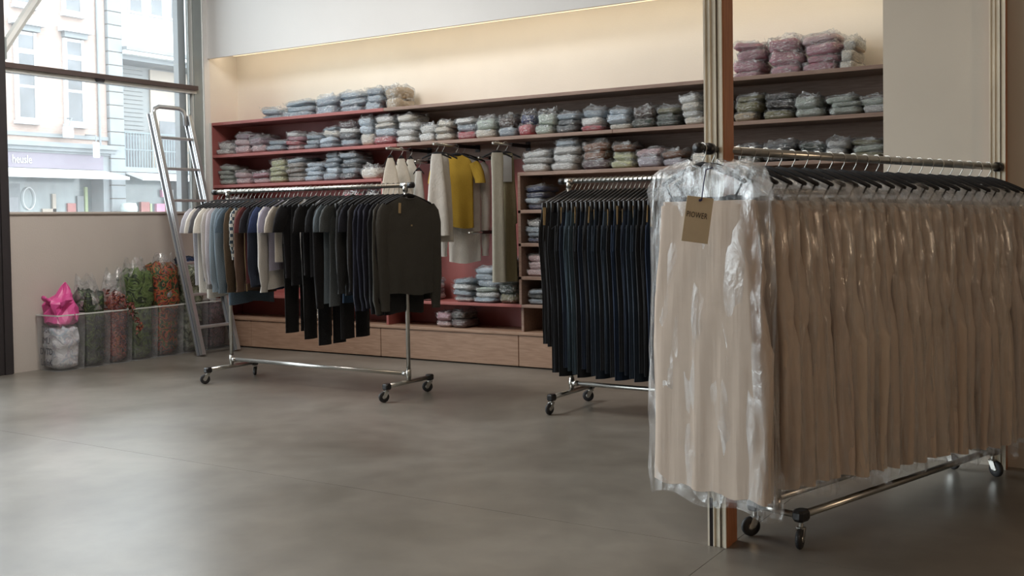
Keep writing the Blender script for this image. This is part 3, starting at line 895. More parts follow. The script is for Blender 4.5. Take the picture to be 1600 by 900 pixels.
def dress_mesh(seed, rows, m='cloth', n=28, amp=.012, freq=40, th=.03):
    r_ = random.Random(seed); ph = r_.uniform(0, 6); mb = MB(); rings = []
    for d, w in rows:
        ring = []
        a_ = amp * min(1, max(0, (d - rows[0][0]) * 2.2))
        for k in range(n):
            a = 2 * PI * k / n
            x = w * sgn(math.cos(a), .8)
            ring.append((x, th * (.5 + min(1, d)) * sgn(math.sin(a), .9) + a_ * math.sin(x * freq + ph), -d))
        rings.append(ring)
    mb.loft(rings)
    return mb.mesh('garment', M[m], True)


def card_mesh(w, h, name='tag', m='tagcard'):
    return MB().box(-w / 2, w / 2, -.0012, .0012, -h, 0, .001).mesh(name, M[m])


def hang(name, gname, gm, color, loc, rz, label, cat, group, hm=None, hk=None, hanger=True):
    t = empty(name, loc, label, cat, group, rz)
    g = link(gname, gm, t)
    g.color = (*color, 1)
    if hanger: add_hanger(t, hm, hk)
    return t


# ================================================================ rolling racks
def caster(parent, x, y, z, ang):
    c = MB()
    c.lathe([(0, 0), (.009, 0), (.009, -.014), (.020, -.016), (.020, -.022), (0, -.022)], (0, 0, 1), (0, 0, 0), 12)
    for s in (-1, 1):
        c.loft([[(s * .015 - .0015, -.016, -.02), (s * .015 + .0015, -.016, -.02), (s * .015 + .0015, .016, -.02), (s * .015 - .0015, .016, -.02)],
                [(s * .015 - .0015, .006, -.062), (s * .015 + .0015, .006, -.062), (s * .015 + .0015, .034, -.062), (s * .015 - .0015, .034, -.062)]], True, (True, True))
    o = c.build('caster', M['chrome'], parent, False, (x, y, z), (0, 0, ang))
    w = MB().lathe([(0, -.011), (.020, -.012), (.034, -.011), (.039, -.006), (.040, 0), (.039, .006), (.034, .011), (.020, .012), (0, .011)], (1, 0, 0), (0, .02, -.058), 22)
    w.build('wheel', M['rubber'], o, True)
    MB().lathe([(0, -.0135), (.013, -.0135), (.015, -.011), (.015, .011), (.013, .0135), (0, .0135)], (1, 0, 0), (0, .02, -.058), 12).build('hub', M['chrome'], o, True)


def straight_rack(x0, x1, y, ztop, over, label, angs, half=.255, over2=.06):
    """two feet across, posts, cross rail and top rail along X; origin at the floor in the middle"""
    cx = (x0 + x1) / 2; hx = (x1 - x0) / 2
    t = empty('clothes_rack', (cx, y, 0), label, 'clothes rack')
    zb = .112
    MB().tube([(-hx - over2, 0, ztop), (hx + over, 0, ztop)], .0165, 14).build('top_rail', M['chrome'], t, True)
    MB().tube([(-hx, 0, .17), (hx, 0, .17)], .0155, 12).build('cross_rail', M['chrome'], t, True)
    for s, a in ((-1, angs[:2]), (1, angs[2:])):
        MB().tube([(s * hx, 0, zb), (s * hx, 0, ztop)], .0155, 12).build('post', M['chrome'], t, True)
        fit = MB().tube([(s * hx, 0, ztop - .045), (s * hx, 0, ztop - .004)], .020, 12)
        fit.tube([(s * hx - .035, 0, ztop), (s * hx + .035, 0, ztop)], .0215, 12)
        fit.build('corner_fitting', M['chrome'], t, True)
        ov = over if s > 0 else over2
        MB().tube([(s * (hx + ov - .03), 0, ztop), (s * (hx + ov + .012), 0, ztop)], .0225, 14).build('end_cap', M['black'], t, True)
        MB().tube([(s * hx, 0, .142), (s * hx, 0, .205)], .0195, 12).tube([(s * (hx - .05), 0, .17), (s * (hx - .01), 0, .17)], .0195, 12).build('tee_fitting', M['chrome'], t, True)
        MB().tube([(s * hx, -half, zb), (s * hx, half, zb)], .0165, 12).build('foot_rail', M['chrome'], t, True)
        for q, an in zip((-1, 1), a):
            MB().box(s * hx - .024, s * hx + .024, q * half - .03, q * half + .03, zb - .022, zb + .022, .009).build('foot_cap', M['black'], t)
            caster(t, s * hx, q * half + q * .005, zb - .014, an)
    return t


straight_rack(-6.61, -4.76, 6.10, 1.556, .06, 'chrome rolling rack of dark shirts standing before the red shelves, beside the ladder', (2.4, 1.0, 2.6, 2.2), .255, .16)
straight_rack(-3.485, -1.75, 6.27, 1.548, .04, 'chrome rolling rack of dark jeans standing behind the timber column', (3.0, 2.0, 2.6, 2.2), .275)

# ---------------------------------------------------------------- shirts on the first rack, left to right
SH = [  # rgb, words, kind, length, sleeve
 ((.40, .40, .45), 'lilac-grey', 't', .70, .30), ((.60, .58, .54), 'off-white', 't', .74, .30), ((.09, .09, .10), 'charcoal', 't', .66, .30), ((.62, .60, .55), 'cream', 't', .78, .30),
 ((.44, .42, .41), 'pale grey', 'l', .70, .74), ((.42, .40, .43), 'grey-lilac', 'l', .72, .70), ((.19, .245, .29), 'steel-blue', 'l', .72, .76), ((.17, .22, .265), 'slate-blue', 'l', .74, .77),
 ((.075, .11, .145), 'denim-blue', 't', .83, .30), ((.075, .052, .032), 'dark brown', 'l', .74, .76), ((.30, .33, .36), 'checked blue and white', 'c', .62, .50), ((.12, .075, .055), 'brown', 'l', .72, .75), ((.10, .028, .03), 'burgundy', 't', .66, .3),
 ((.018, .018, .024), 'black', 't', .68, .30), ((.018, .022, .035), 'midnight', 'l', .66, .70), ((.03, .045, .11), 'navy', 't', .70, .30), ((.60, .59, .57), 'white', 'l', .70, .75),
 ((.26, .25, .32), 'lavender-grey', 't', .56, .30), ((.56, .53, .48), 'ivory', 't', .48, .30), ((.010, .010, .011), 'jet black', 'p', 1.12, 0), ((.012, .012, .015), 'black', 't', .62, .30),
 ((.010, .010, .012), 'black', 'd', .66, .0), ((.50, .49, .47), 'white', 's', .60, 0), ((.013, .013, .014), 'soft black', 'p', 1.16, 0), ((.012, .012, .014), 'black', 't', .60, .30),
 ((.011, .011, .013), 'black', 'd', .60, 0), ((.014, .015, .018), 'black', 'p', 1.20, 0), ((.018, .02, .024), 'off-black', 't', .62, .3), ((.012, .012, .014), 'black', 'l', .78, .86),
 ((.11, .14, .165), 'steel-grey', 't', .80, .30), ((.075, .085, .09), 'grey', 't', .82, .30), ((.013, .013, .015), 'black', 'p', 1.14, 0), ((.028, .055, .10), 'dusty blue', 'd', .78, 0),
 ((.035, .038, .042), 'charcoal', 'l', .74, .74), ((.018, .02, .03), 'navy-black', 't', .72, .30), ((.030, .030, .032), 'dark grey', 'l', .78, .72), ((.016, .018, .032), 'dark navy', 'l', .80, .86),
 ((.014, .016, .030), 'dark navy', 'l', .80, .86), ((.013, .014, .024), 'midnight', 'l', .82, .84), ((.015, .016, .020), 'black', 'l', .86, .88), ((.048, .046, .040), 'charcoal-brown', 'l', .70, .88),
 ((.012, .012, .013), 'black', 'l', .86, .80), ((.058, .056, .050), 'charcoal', 'l', .72, .86)]
kind_word = dict(t='short-sleeved tee', l='long-sleeved sweater', c='blouse', p='long trousers', d='sleeveless top', s='narrow top')
check = mat('checked_cloth', (.3, .33, .36), .85)
_nt = check.node_tree; _N = _nt.nodes; _p = _N['Principled BSDF']
_ck = _N.new('ShaderNodeTexChecker'); _ck.inputs['Scale'].default_value = 38
_ck.inputs['Color1'].default_value = (.58, .58, .54, 1); _ck.inputs['Color2'].default_value = (.045, .075, .11, 1)
_tc = _N.new('ShaderNodeTexCoord'); _nt.links.new(_tc.outputs['Object'], _ck.inputs['Vector']); _nt.links.new(_ck.outputs['Color'], _p.inputs['Base Color'])
M['check'] = check
TAGM = card_mesh(.022, .075)
TAGW = card_mesh(.022, .07, 'tag', 'whitepaint')
xs = np.linspace(-6.735, -4.735, len(SH))
for i, ((rgb, word, kd, ln, sl), x) in enumerate(zip(SH, xs)):
    last = i == len(SH) - 1
    if kd == 'p': gm = pants_mesh(i, .155, ln - .165, .165, 'cloth', .014)
    elif kd == 'd': gm = top_mesh(i, ln, 0, .17, .17, 'cloth', .018, .075)
    elif kd == 's': gm = top_mesh(i, ln, 0, .12, .10, 'cloth', .018, .075)
    else: gm = top_mesh(i, ln, sl, .215, .195 if kd == 'l' else .21, 'check' if kd == 'c' else 'knit', .020 if not last else .03)
    lab = f'{word} {kind_word[kd]}, {nth(i + 1)} from the left on the shirt rack'
    if last: lab = 'charcoal crew-neck sweater with tan tag, hanging last at the right end of the shirt rack'
    # garments at the near end turn a little towards the room
    rz = PI / 2 + rnd.uniform(-.05, .05) - .34 * max(0, 1 - i / 16) - .03
    if i >= len(SH) - 2: rz = PI / 2 - (.16 if not last else .30)
    t = hang('hanging_' + {'p': 'trousers', 't': 'tee', 'l': 'sweater', 'c': 'blouse', 'd': 'camisole', 's': 'camisole'}[kd], 'body' if kd != 'p' else 'trouser_body', gm, rgb,
             (x, 6.10 + rnd.uniform(-.006, .006), 1.556), rz, lab, 'garment', 'garments on the shirt rack', CLIP if kd == 'p' else None, HOOKC if kd == 'p' else None)
    if last:
        link('tag', TAGM, t, (-.10, -.034, -.13), (0, .05, 0))
        MB().tube([(.058 * math.cos(a), .016 * math.sin(a), -.082 - .022 * (math.sin(a) < 0) * abs(math.sin(a))) for a in np.linspace(0, 2 * PI, 17)], .006, 5, False).build('neck_rib', M['knit'], t, True).color = (*rgb, 1)
        MB().box(-.006, .006, -.036, -.032, -.30, -.288).build('button', M['tagcard'], t)
    elif i in (19, 21, 24):
        link('tag', TAGW, t, (-.10, -.03, -.15), (0, .1, .3))
    if kd == 'l' and i in (9, 11):
        e = MB().tube([(-.20, -.022, -.2), (-.212, -.028, -.5), (-.20, -.03, -.80)], .005, 5).build('tan_edge', M['tagcard'], t, True)

# ---------------------------------------------------------------- jeans on the second rack
JEAN = [pants_mesh(100 + k, .19, 1.05 + .02 * k, .20, 'denim', .019) for k in range(4)]
CLIPJ = clip_hanger_mesh(.165, .065, -.155)
JT = card_mesh(.062, .12); JT2 = card_mesh(.035, .11)
nj = 30
for i in range(nj):
    x = -3.505 + i * .034
    sh_ = i < 2
    c = [(.008, .008, .010), (.010, .012, .016), (.014, .024, .040), (.030, .050, .068), (.010, .018, .036), (.012, .013, .017), (.010, .022, .05)]
    rgb = c[0] if sh_ else (c[3] if i in (5, 6) else c[rnd.choice((1, 2, 4, 5, 6, 1))])
    word = 'black' if sh_ else {3: 'faded blue', 1: 'blue-black', 2: 'dark indigo', 4: 'deep navy', 5: 'charcoal black', 6: 'dark blue'}[c.index(rgb)]
    ang = PI / 2 - (.62 if i < 3 else .46) + .006 * i + rnd.uniform(-.015, .015)
    t = hang('hanging_jeans', 'denim_body', JEAN[i % 4], rgb, (x, 6.27, 1.548), ang, f'{word} jeans, {nth(i + 1)} from the left on the jeans rack', 'jeans', 'jeans on the second rack', CLIPJ, HOOKC)
    if sh_: t.children[0].scale = (1, 1, .88)
    if i in (0, 3, 6, 9, 10, 13, 15, 16, 18, 21, 22, 25, 28):
        link('tag', JT if i in (0, 15, 22, 28) else JT2, t, (-.165, -.026, -.175 - .02 * (i % 3)), (0, rnd.uniform(-.15, .15), .35))

# ================================================================ display garments on the arms
def bust_top(seed, rows, col, name, loc, rz, label, m='cloth', **kw):
    return hang(name, 'cloth_body', dress_mesh(seed, rows, m, **kw), col, loc, rz, label, 'garment', None)


SMALL = hanger_mesh(.13, .07, .05)
def slip(col, loc, rz, label, rows, seed, hm=SMALL, **kw):
    return hang('hanging_dress', 'dress_body', dress_mesh(seed, rows, 'cloth', **kw), col, loc, rz, label, 'dress', None, hm)


WH = (.62, .60, .56)
CR = (.60, .55, .47)
topless = [(.085, .035), (.12, .05), (.20, .075), (.30, .10), (.33, .108), (.34, .10), (.5, .12), (.62, .125)]
for k, (y, rz, lb) in enumerate(((7.54, .55, 'nearest of three'), (7.70, .30, 'middle of three'), (7.84, .10, 'rearmost of three'))):
    wsc = (.75, .95, 1.0)[k]
    hang('hanging_camisole', 'camisole_body', dress_mesh(60 + k, [(d, w * wsc) for d, w in topless], 'cloth', amp=.006, th=.02), CR, (-6.05, y, 1.955), rz, f'cream sleeveless top, {lb} on the short steel arm', 'garment',
         'cream tops on the first arm', hanger_mesh(.06, .06, .09, .010))
slip(WH, (-5.95, 7.83, 1.840), .5, 'narrow white strip top on the low dark arm, left of the white dress', [(.085, .03), (.15, .035), (.3, .05), (.5, .055), (.62, .05)], 70, hanger_mesh(.05, .06, .05))
slip(WH, (-5.49, 7.49, 1.960), .60, 'long white sleeveless dress at the tip of the middle arm', [(.08, .045), (.14, .055), (.25, .060), (.36, .075), (.60, .095), (.80, .105)], 71)
slip((.58, .55, .50), (-5.49, 7.58, 1.962), .60, 'narrow ivory dress on the middle arm, between white dress and yellow tee', [(.08, .04), (.14, .055), (.25, .06), (.36, .07), (.60, .08), (.86, .085)], 72)
y_ = hang('hanging_tee', 'body', top_mesh(310, .66, .30, .185, .185, 'knit', .03), (.46, .30, .04), (-5.49, 7.79, 1.963), .55, 'mustard yellow v-neck tee hanging from the middle arm', 'garment', None)
y_.children[0].scale = (.80, 1, 1)
w_ = hang('hanging_tee', 'body', top_mesh(311, .98, .95, .185, .170, 'cloth', .03), WH, (-5.49, 7.90, 1.963), .75, 'long white top hanging just behind the yellow tee', 'garment', None)
w_.children[0].scale = (.85, 1, 1)
slip((.40, .39, .33), (-4.94, 7.62, 1.952), .75, 'pale sage dress at the tip of the arm beside the cubbies', [(.08, .05), (.14, .055), (.30, .05), (.6, .052), (.9, .055), (1.20, .058)], 73)
ol = slip((.20, .175, .105), (-4.94, 7.76, 1.952), .55, 'olive tiered dress with pleats on the arm beside the cubbies',
          [(.08, .06), (.14, .07), (.30, .075), (.33, .077), (.46, .085), (.60, .09), (.69, .092), (.70, .078), (.9, .085), (1.20, .09)], 74, amp=.016, freq=70)
MB().box(-.07, .05, -.042, -.038, -.33, -.10, .001).build('paper_cover', M['whitepaint'], ol)

# ================================================================ ladder leaning on the window
lad = empty('ladder', (-8.03, 7.24, 0), 'aluminium ladder leaning against the window, beside the bins of colourful bags', 'ladder')
fy = (-.215, .235)       # foot of each stile along Y, relative
tx, ty, tz = -.53, -.10, 2.40
for y in fy:
    mb = MB(); gr = MB()
    d = Vector((tx, ty, tz)); dn = d.normalized()
    nx = Vector((tz, 0, -tx)).normalized()     # across the stile, towards the room
    wy = Vector((0, 1, 0))
    def sec(t, a, b, c, e):
        p = Vector((0, y, 0)) + d * t
        return [p + nx * a + wy * c, p + nx * b + wy * c, p + nx * b + wy * e, p + nx * a + wy * e]
    ends = (0.005, 1.0)
    mb.loft([sec(t, -.045, .045, -.002, .004) for t in ends], True, (True, True))
    mb.loft([sec(t, -.045, -.033, -.020, .020) for t in ends], True, (True, True))
    mb.loft([sec(t, .033, .045, -.020, .020) for t in ends], True, (True, True))
    mb.loft([sec(t, -.010, .012, -.009, -.002) for t in ends], True, (True, True))
    mb.build('stile', M['alu'], lad)
    gr.loft([sec(t, -.033, -.012, -.004, -.002) for t in ends], True, (True, True))
    gr.build('groove', M['alu_dark'], lad)
for z in (.28, .60, .91, 1.22, 1.53, 1.845, 2.155):
    t = z / tz
    a = Vector((tx, ty, tz)) * t
    MB().box(a.x - .035, a.x + .035, fy[0] + a.y + .01, fy[1] + a.y - .01, z - .013, z + .013, .005).build('rung', M['alu'], lad)
tp = Vector((tx, ty, tz))
hoop = [tp + Vector((.01, fy[0] + .03, -.10)), tp + Vector((0, fy[0] + .03, 0)), tp + Vector((-.01, fy[0] + .045, .045)), tp + Vector((-.012, fy[0] + .10, .07)),
        tp + Vector((-.012, fy[1] - .10, .07)), tp + Vector((-.01, fy[1] - .045, .045)), tp + Vector((0, fy[1] - .03, 0)), tp + Vector((.01, fy[1] - .03, -.10))]
MB().tube(hoop, .022, 10).build('top_hoop', M['alu'], lad, True)

# ================================================================ frosted bins along the window wall
BINY = [5.672, 5.966, 6.236, 6.478, 6.776, 7.088, 7.20, 7.52]
bins = []
def bin_thing(y0, y1, label, group='frosted bins along the wall'):
    w, dp, h, t = y1 - y0 - .006, .325, .505, .003
    cx, cy = WX + .012 + dp / 2, (y0 + y1) / 2
    b = empty('storage_bin', (cx, cy, 0), label, 'bin', group)
    q = .018
    def ring(z, i, fl):
        a, c = dp / 2 - i - q * (1 - fl), w / 2 - i - q * .5 * (1 - fl)
        r = .012
        return [(-a + r, -c, z), (a - r, -c, z), (a, -c + r, z), (a, c - r, z), (a - r, c, z), (-a + r, c, z), (-a, c - r, z), (-a, -c + r, z)]
    MB().loft([ring(.002, 0, 0), ring(h, 0, 1)], True, (True, False)).build('bin_wall', M['bin'], b)
    MB().loft([ring(h - .012, -.002, 1), ring(h, -.002, 1), ring(h, .004, 1), ring(h - .012, .004, 1)]).build('rim', M['frame_pale'], b)
    return b, w, dp, h


def lump(seed, sx, sy, z0, z1, col, label, cx, cy, m='film_cloth', top=.75, cat='bag', name='textile_bundle', rough=.10, twist=0., mm='cloth'):
    mb = MB(); rings = []; n, rws = 30, 16
    for j in range(rws):
        t = j / (rws - 1)
        s = (1 - .10 * (1 - t)) if t < .55 else 1 - (1 - top) * ((t - .55) / .45) ** 1.5
        if j in (0, rws - 1): s *= .55
        ring = []
        for i in range(n):
            a = 2 * PI * i / n
            k = grain((math.cos(a), math.sin(a), t * 3), 2.2, seed); k2 = grain((math.cos(a), math.sin(a), t * 4), 6., seed + 2)
            f = 1 if t > .5 else .45
            s2 = s * (1.10 if z0 + (z1 - z0) * t > .53 and mm != 'mot_navy' else 1)
            ring.append((sx * s2 * sgn(math.cos(a), .6) * (1 + rough * f * (k + .6 * k2)), sy * s2 * sgn(math.sin(a), .6) * (1 + rough * f * (k + .6 * k2)),
                         z0 + (z1 - z0) * (t + (.09 * k + .05 * k2) * (t > .7))))
        rings.append(ring)
    mb.loft(rings, True, (True, True))
    o = mb.build(name, M[mm], None, True, (cx, cy, 0))
    o.color = (*col, 1)
    tag(o, label, cat)
    return o


M['motley'] = mat('motley_textile', (.2, .2, .1), .8)
def motley(name, cols, scale=16.):
    m, nt, N, L, p = new_mat(name)
    tc = N.new('ShaderNodeTexCoord'); nz = N.new('ShaderNodeTexNoise'); nz.inputs['Scale'].default_value = scale; nz.inputs['Detail'].default_value = 4; nz.inputs['Distortion'].default_value = 2.
    L.new(tc.outputs['Object'], nz.inputs['Vector'])
    rp = N.new('ShaderNodeValToRGB'); rp.color_ramp.interpolation = 'CONSTANT'
    e = rp.color_ramp.elements
    while len(e) < len(cols): e.new(.5)
    for i, c in enumerate(cols):
        e[i].position = 0 if i == 0 else .41 + .055 * (i - 1)
        e[i].color = (*c, 1)
    L.new(nz.outputs['Fac'], rp.inputs['Fac']); L.new(rp.outputs['Color'], p.inputs['Base Color'])
    p.inputs['Roughness'].default_value = .6
    bp = N.new('ShaderNodeBump'); bp.inputs['Strength'].default_value = .7; bp.inputs['Distance'].default_value = .02
    L.new(nz.outputs['Fac'], bp.inputs['Height']); L.new(bp.outputs['Normal'], p.inputs['Normal'])
    return m


GR, DG, OR, RD, BK, PK, GY = (.075, .115, .035), (.022, .035, .018), (.36, .085, .03), (.22, .032, .026), (.012, .013, .014), (.30, .13, .14), (.17, .185, .13)
M['mot_green'] = motley('green_patterned_cloth', [BK, DG, BK, GR, DG], 11)
M['mot_red'] = motley('red_and_green_cloth', [DG, OR, PK, BK, RD], 17)
M['mot_orange'] = motley('orange_patterned_cloth', [DG, GR, OR, RD, DG], 13)
M['mot_leaf'] = motley('leaf_green_cloth', [DG, (.08, .13, .04), GR, (.13, .18, .07), DG], 10)
M['mot_sage'] = motley('sage_cloth', [GY, DG, GY, (.22, .25, .16), (.35, .36, .30)], 9)
M['mot_dark'] = motley('dark_mixed_cloth', [BK, (.10, .05, .06), (.03, .03, .05), (.20, .09, .10), BK], 14)
M['mot_navy'] = motley('navy_cloth', [BK, (.02, .04, .14), DG, (.04, .08, .25), BK], 12)
M['mot_pale'] = motley('white_plastic_bag', [(.62, .63, .66), (.70, .70, .72), (.55, .50, .56), (.45, .52, .60), (.68, .68, .70)], 8)
M['pinkbag'] = mat('pink_plastic', (.60, .075, .27), .4, var=.08, bump=.25, bscale=14)

LBL = ['frosted plastic bin with white bag inside, beside the dark post, pink bag on top', 'frosted bin with black and green bundle, second from the dark post',
       'frosted bin of red and green cloth, third from the dark post', 'frosted bin with red garland over its rim, fourth from the dark post',
       'frosted bin holding orange and leaf-green cloth, fifth from the dark post', 'frosted bin holding sage cloth, just left of the ladder',
       'frosted bin of dark cloth in the corner behind the ladder']
spans = [(BINY[i], BINY[i + 1]) for i in range(5)] + [(6.776, 7.088)][:0] + [(7.10, 7.42)]
spans = [(5.672, 5.966), (5.968, 6.236), (6.238, 6.478), (6.480, 6.776), (6.778, 7.088), (7.100, 7.400), (7.410, 7.700)]
lines = [('Dok', 'IMU', 'DVTD', 'LoInK'), ('THE', 'WEC', 'OUR', 'DVE', 'TO')]
for i, ((a, b_), lb) in enumerate(zip(spans, LBL)):
    b, w, dp, h = bin_thing(a, b_, lb)
    bins.append((b, w, dp, h))
    if i == 0:
        for k, s in enumerate(lines[0]):
            text_mesh('lettering', s, .085, M['binink'], b, face_mtx((-.02, -w / 2 + .004, .37 - k * .098), (1, 0, 0), (0, .02, 1)), .0005, .8)
    elif i < 6:
        for k, s in enumerate(lines[1]):
            text_mesh('lettering', s, .062, M['binink'], b, face_mtx((dp / 2 - .002, 0, .44 - k * .08), (0, 1, 0), (.02, 0, 1)), .0005, .85)


def inbin(i, *a, **k):
    b, w, dp, h = bins[i]
    return b.location.x, b.location.y, dp / 2 - .028, w / 2 - .018


def content(i, seed, z1, mm, label, top=.75, cat='cloth bundle', name='textile_bundle', z0=.012, sc_=1., dx=0, dy=0, rough=.12, col=(1, 1, 1)):
    cx, cy, sx, sy = inbin(i)
    return lump(seed, sx * sc_, sy * sc_, z0, z1, col, label, cx + dx, cy + dy, top=top, cat=cat, name=name, rough=rough, mm=mm)


content(0, 1, .40, 'mot_pale', 'white crumpled plastic bag filling the bin beside the dark post', .9)
cx_, cy_, sx_, sy_ = inbin(0)
pbm = MB(); rg_ = []
for z, s, ox, oy in ((.405, .70, 0, 0), (.43, .98, 0, 0), (.50, 1.0, 0, 0), (.55, .98, 0, .005), (.595, .92, -.01, .005), (.63, .82, -.02, .01), (.655, .60, -.02, .03), (.69, .44, -.02, .05), (.73, .25, -.02, .06), (.77, .05, -.02, .065)):
    rg_.append([(ox + sx_ * s * sgn(math.cos(q), .7) * (1 + (.13 * math.sin(4 * q + z * 9) + .08 * math.sin(9 * q - z * 14) + .7 * grain((math.cos(q), math.sin(q), z * 5), 1.7, 8)) * (z > .47)), oy + sy_ * s * sgn(math.sin(q), .7) * (1 + (.12 * math.cos(5 * q - z * 10) + .7 * grain((math.cos(q), math.sin(q), z * 5), 1.7, 18)) * (z > .47)), z + .012 * math.sin(3 * q) + .02 * grain((math.cos(q), math.sin(q), z * 6), 2.2, 3)) for q in [2 * PI * k / 28 for k in range(28)]])
pbm.loft(rg_, True, (True, True))
pb = pbm.build('plastic_bag', M['pinkbag'], None, False, (cx_, cy_, 0))
tag(pb, 'bright pink plastic bag with a twisted peak, standing in the first bin', 'bag')
MB().loft([[(-.03 + .05 * s * math.cos(q), -.075 - .075 * t, .605 + .035 * s * math.sin(q) + .05 * t) for q in [2 * PI * k / 10 for k in range(10)]] for s, t in ((1.1, 0), (.8, .35), (.5, .6), (.75, .85), (.6, 1.))], True, (True, True)).build('knotted_corner', M['pinkbag'], pb, True)
content(1, 3, .69, 'mot_green', 'black and green patterned bundle in the second bin', .85)
content(2, 4, .66, 'mot_red', 'bundle of red flowered cloth in the third bin', .8)
content(3, 5, .86, 'mot_leaf', 'tall leaf-green wrapped bundle in the fourth bin', .95)
content(4, 6, .90, 'mot_orange', 'orange and green patterned bundle in the fifth bin', .92)
content(5, 7, .88, 'mot_sage', 'tall sage bundle in the bin just left of the ladder', .95)
content(6, 8, .47, 'mot_dark', 'dark mixed cloth in the corner bin behind the ladder', .8)
lump(9, .10, .09, .89, .97, (.02, .04, .14), 'navy cloth bundle on top of the sage bundle by the ladder', WX + .16, 7.25, mm='mot_navy', top=.6, cat='cloth bundle')


def film_hood(i, z0, z1, seed, label, lean=(0, 0)):
    cx, cy, sx, sy = inbin(i)
    mb = MB(); rings = []; n = 26
    for j in range(9):
        t = j / 8
        s = 1.06 - .45 * t ** 1.6
        rings.append([(lean[0] * t + sx * s * math.cos(a) * (1 + .16 * math.sin(5 * a + seed + 3 * t) * t + .1 * grain((math.cos(a), math.sin(a), t), 4, seed)),
                       lean[1] * t + sy * 1.05 * s * math.sin(a) * (1 + .16 * math.cos(4 * a + seed) * t), z0 + (z1 - z0) * t + .04 * math.sin(3 * a + seed) * t) for a in [2 * PI * k / n for k in range(n)]])
    mb.loft(rings)
    o = mb.build('plastic_film', M['film'], None, True, (cx, cy, 0))
    return tag(o, label, 'plastic film', 'loose film over the bins')


film_hood(1, .52, .82, 1, 'crumpled clear film standing over the black and green bundle', (.0, -.02))
film_hood(2, .52, .86, 2, 'peaked clear film over the red flowered bundle', (-.02, .06))
film_hood(3, .56, .95, 3, 'shiny clear film around the leaf-green bundle')
film_hood(4, .58, .98, 4, 'clear film around the orange and green bundle', (0, .04))
film_hood(5, .58, .96, 5, 'clear film around the sage bundle beside the ladder')
# red garland spilling over the rims
ga = MB(); rr = random.Random(5)
gpath = [(-8.36, 6.20, .66), (-8.33, 6.30, .62), (-8.31, 6.38, .56), (-8.293, 6.44, .48), (-8.288, 6.48, .38), (-8.288, 6.50, .28)]
for k in range(46):
    t = k / 45 * (len(gpath) - 1.001); i0 = int(t); fr = t - i0
    p = Vector(gpath[i0]).lerp(Vector(gpath[i0 + 1]), fr) + Vector((rr.uniform(0, .02), rr.uniform(-.03, .03), rr.uniform(-.03, .03)))
    for q in range(3):
        a = rr.uniform(0, 6.28); l = rr.uniform(.025, .045)
        e = p + Vector((abs(math.cos(a)) * .4, math.sin(a), rr.uniform(-.8, .6))).normalized() * l
        s = Vector((0, -.010, .008)) if q else Vector((.004, .010, .012))
        ga.add([p, (p + e) / 2 + s, e, (p + e) / 2 - s], [(0, 1, 2, 3)])
o = ga.build('garland', M['mot_red']); tag(o, 'red and dark green garland spilling over the rims of the middle bins', 'garland')

# ================================================================ skirts on the rail between the columns
P0 = Vector((-1.490, 3.995, 1.556)); P1 = Vector((-.735, 5.752, 1.522))
U = (P1 - P0); U.z = 0; RL = U.length; U.normalize()
V = Vector((U.y, -U.x, 0))
ANG = math.atan2(V.y, V.x)
rail = empty('clothes_rail', (P0.x, P0.y, 0), 'long steel rail fixed between the two timber columns, carrying the bagged skirts', 'clothes rail')
def rl(p): return Vector(p) - Vector((P0.x, P0.y, 0))
MB().tube([rl(P0 - U * .005), rl(P1)], .0175, 14).build('rail_tube', M['chrome'], rail, True)
MB().tube([rl(P1 - U * .035), rl(P1 - U * .001)], .024, 14).build('end_cap', M['black'], rail, True)
K0 = Vector((-1.500, 3.876, 1.556))
MB().tube([rl(K0), rl(K0 + Vector((-.012, -.145, 0)))], .0125, 12).build('stub', M['black'], rail, True)
MB().tube([rl(K0 + Vector((-.004, -.05, 0))), rl(K0 + Vector((-.006, -.075, 0)))], .023, 14).build('knob', M['black'], rail, True)
MB().tube([rl(K0 + Vector((-.012, -.135, 0))), rl(K0 + Vector((-.014, -.16, 0)))], .020, 14).build('knob', M['black'], rail, True)


def slab_ring(w, h, nl=22, ns=12):
    """points round a flat rounded rectangle, with (x, y, outward nx, ny, running length)"""
    pts = []; L = 0
    r_ = h * .8
    seq = [((w - r_) * (1 - 2 * i / nl), h, 0, 1) for i in range(nl)]
    seq += [(-(w - r_) - r_ * math.sin(PI * i / ns), h * math.cos(PI * i / ns), -math.sin(PI * i / ns), math.cos(PI * i / ns)) for i in range(ns)]
    seq += [(-(w - r_) * (1 - 2 * i / nl), -h, 0, -1) for i in range(nl)]
    seq += [((w - r_) + r_ * math.sin(PI * i / ns), -h * math.cos(PI * i / ns), math.sin(PI * i / ns), -math.cos(PI * i / ns)) for i in range(ns)]
    for i, q in enumerate(seq):
        if i: L += math.hypot(q[0] - seq[i - 1][0], q[1] - seq[i - 1][1])
        pts.append((*q, L))
    return pts


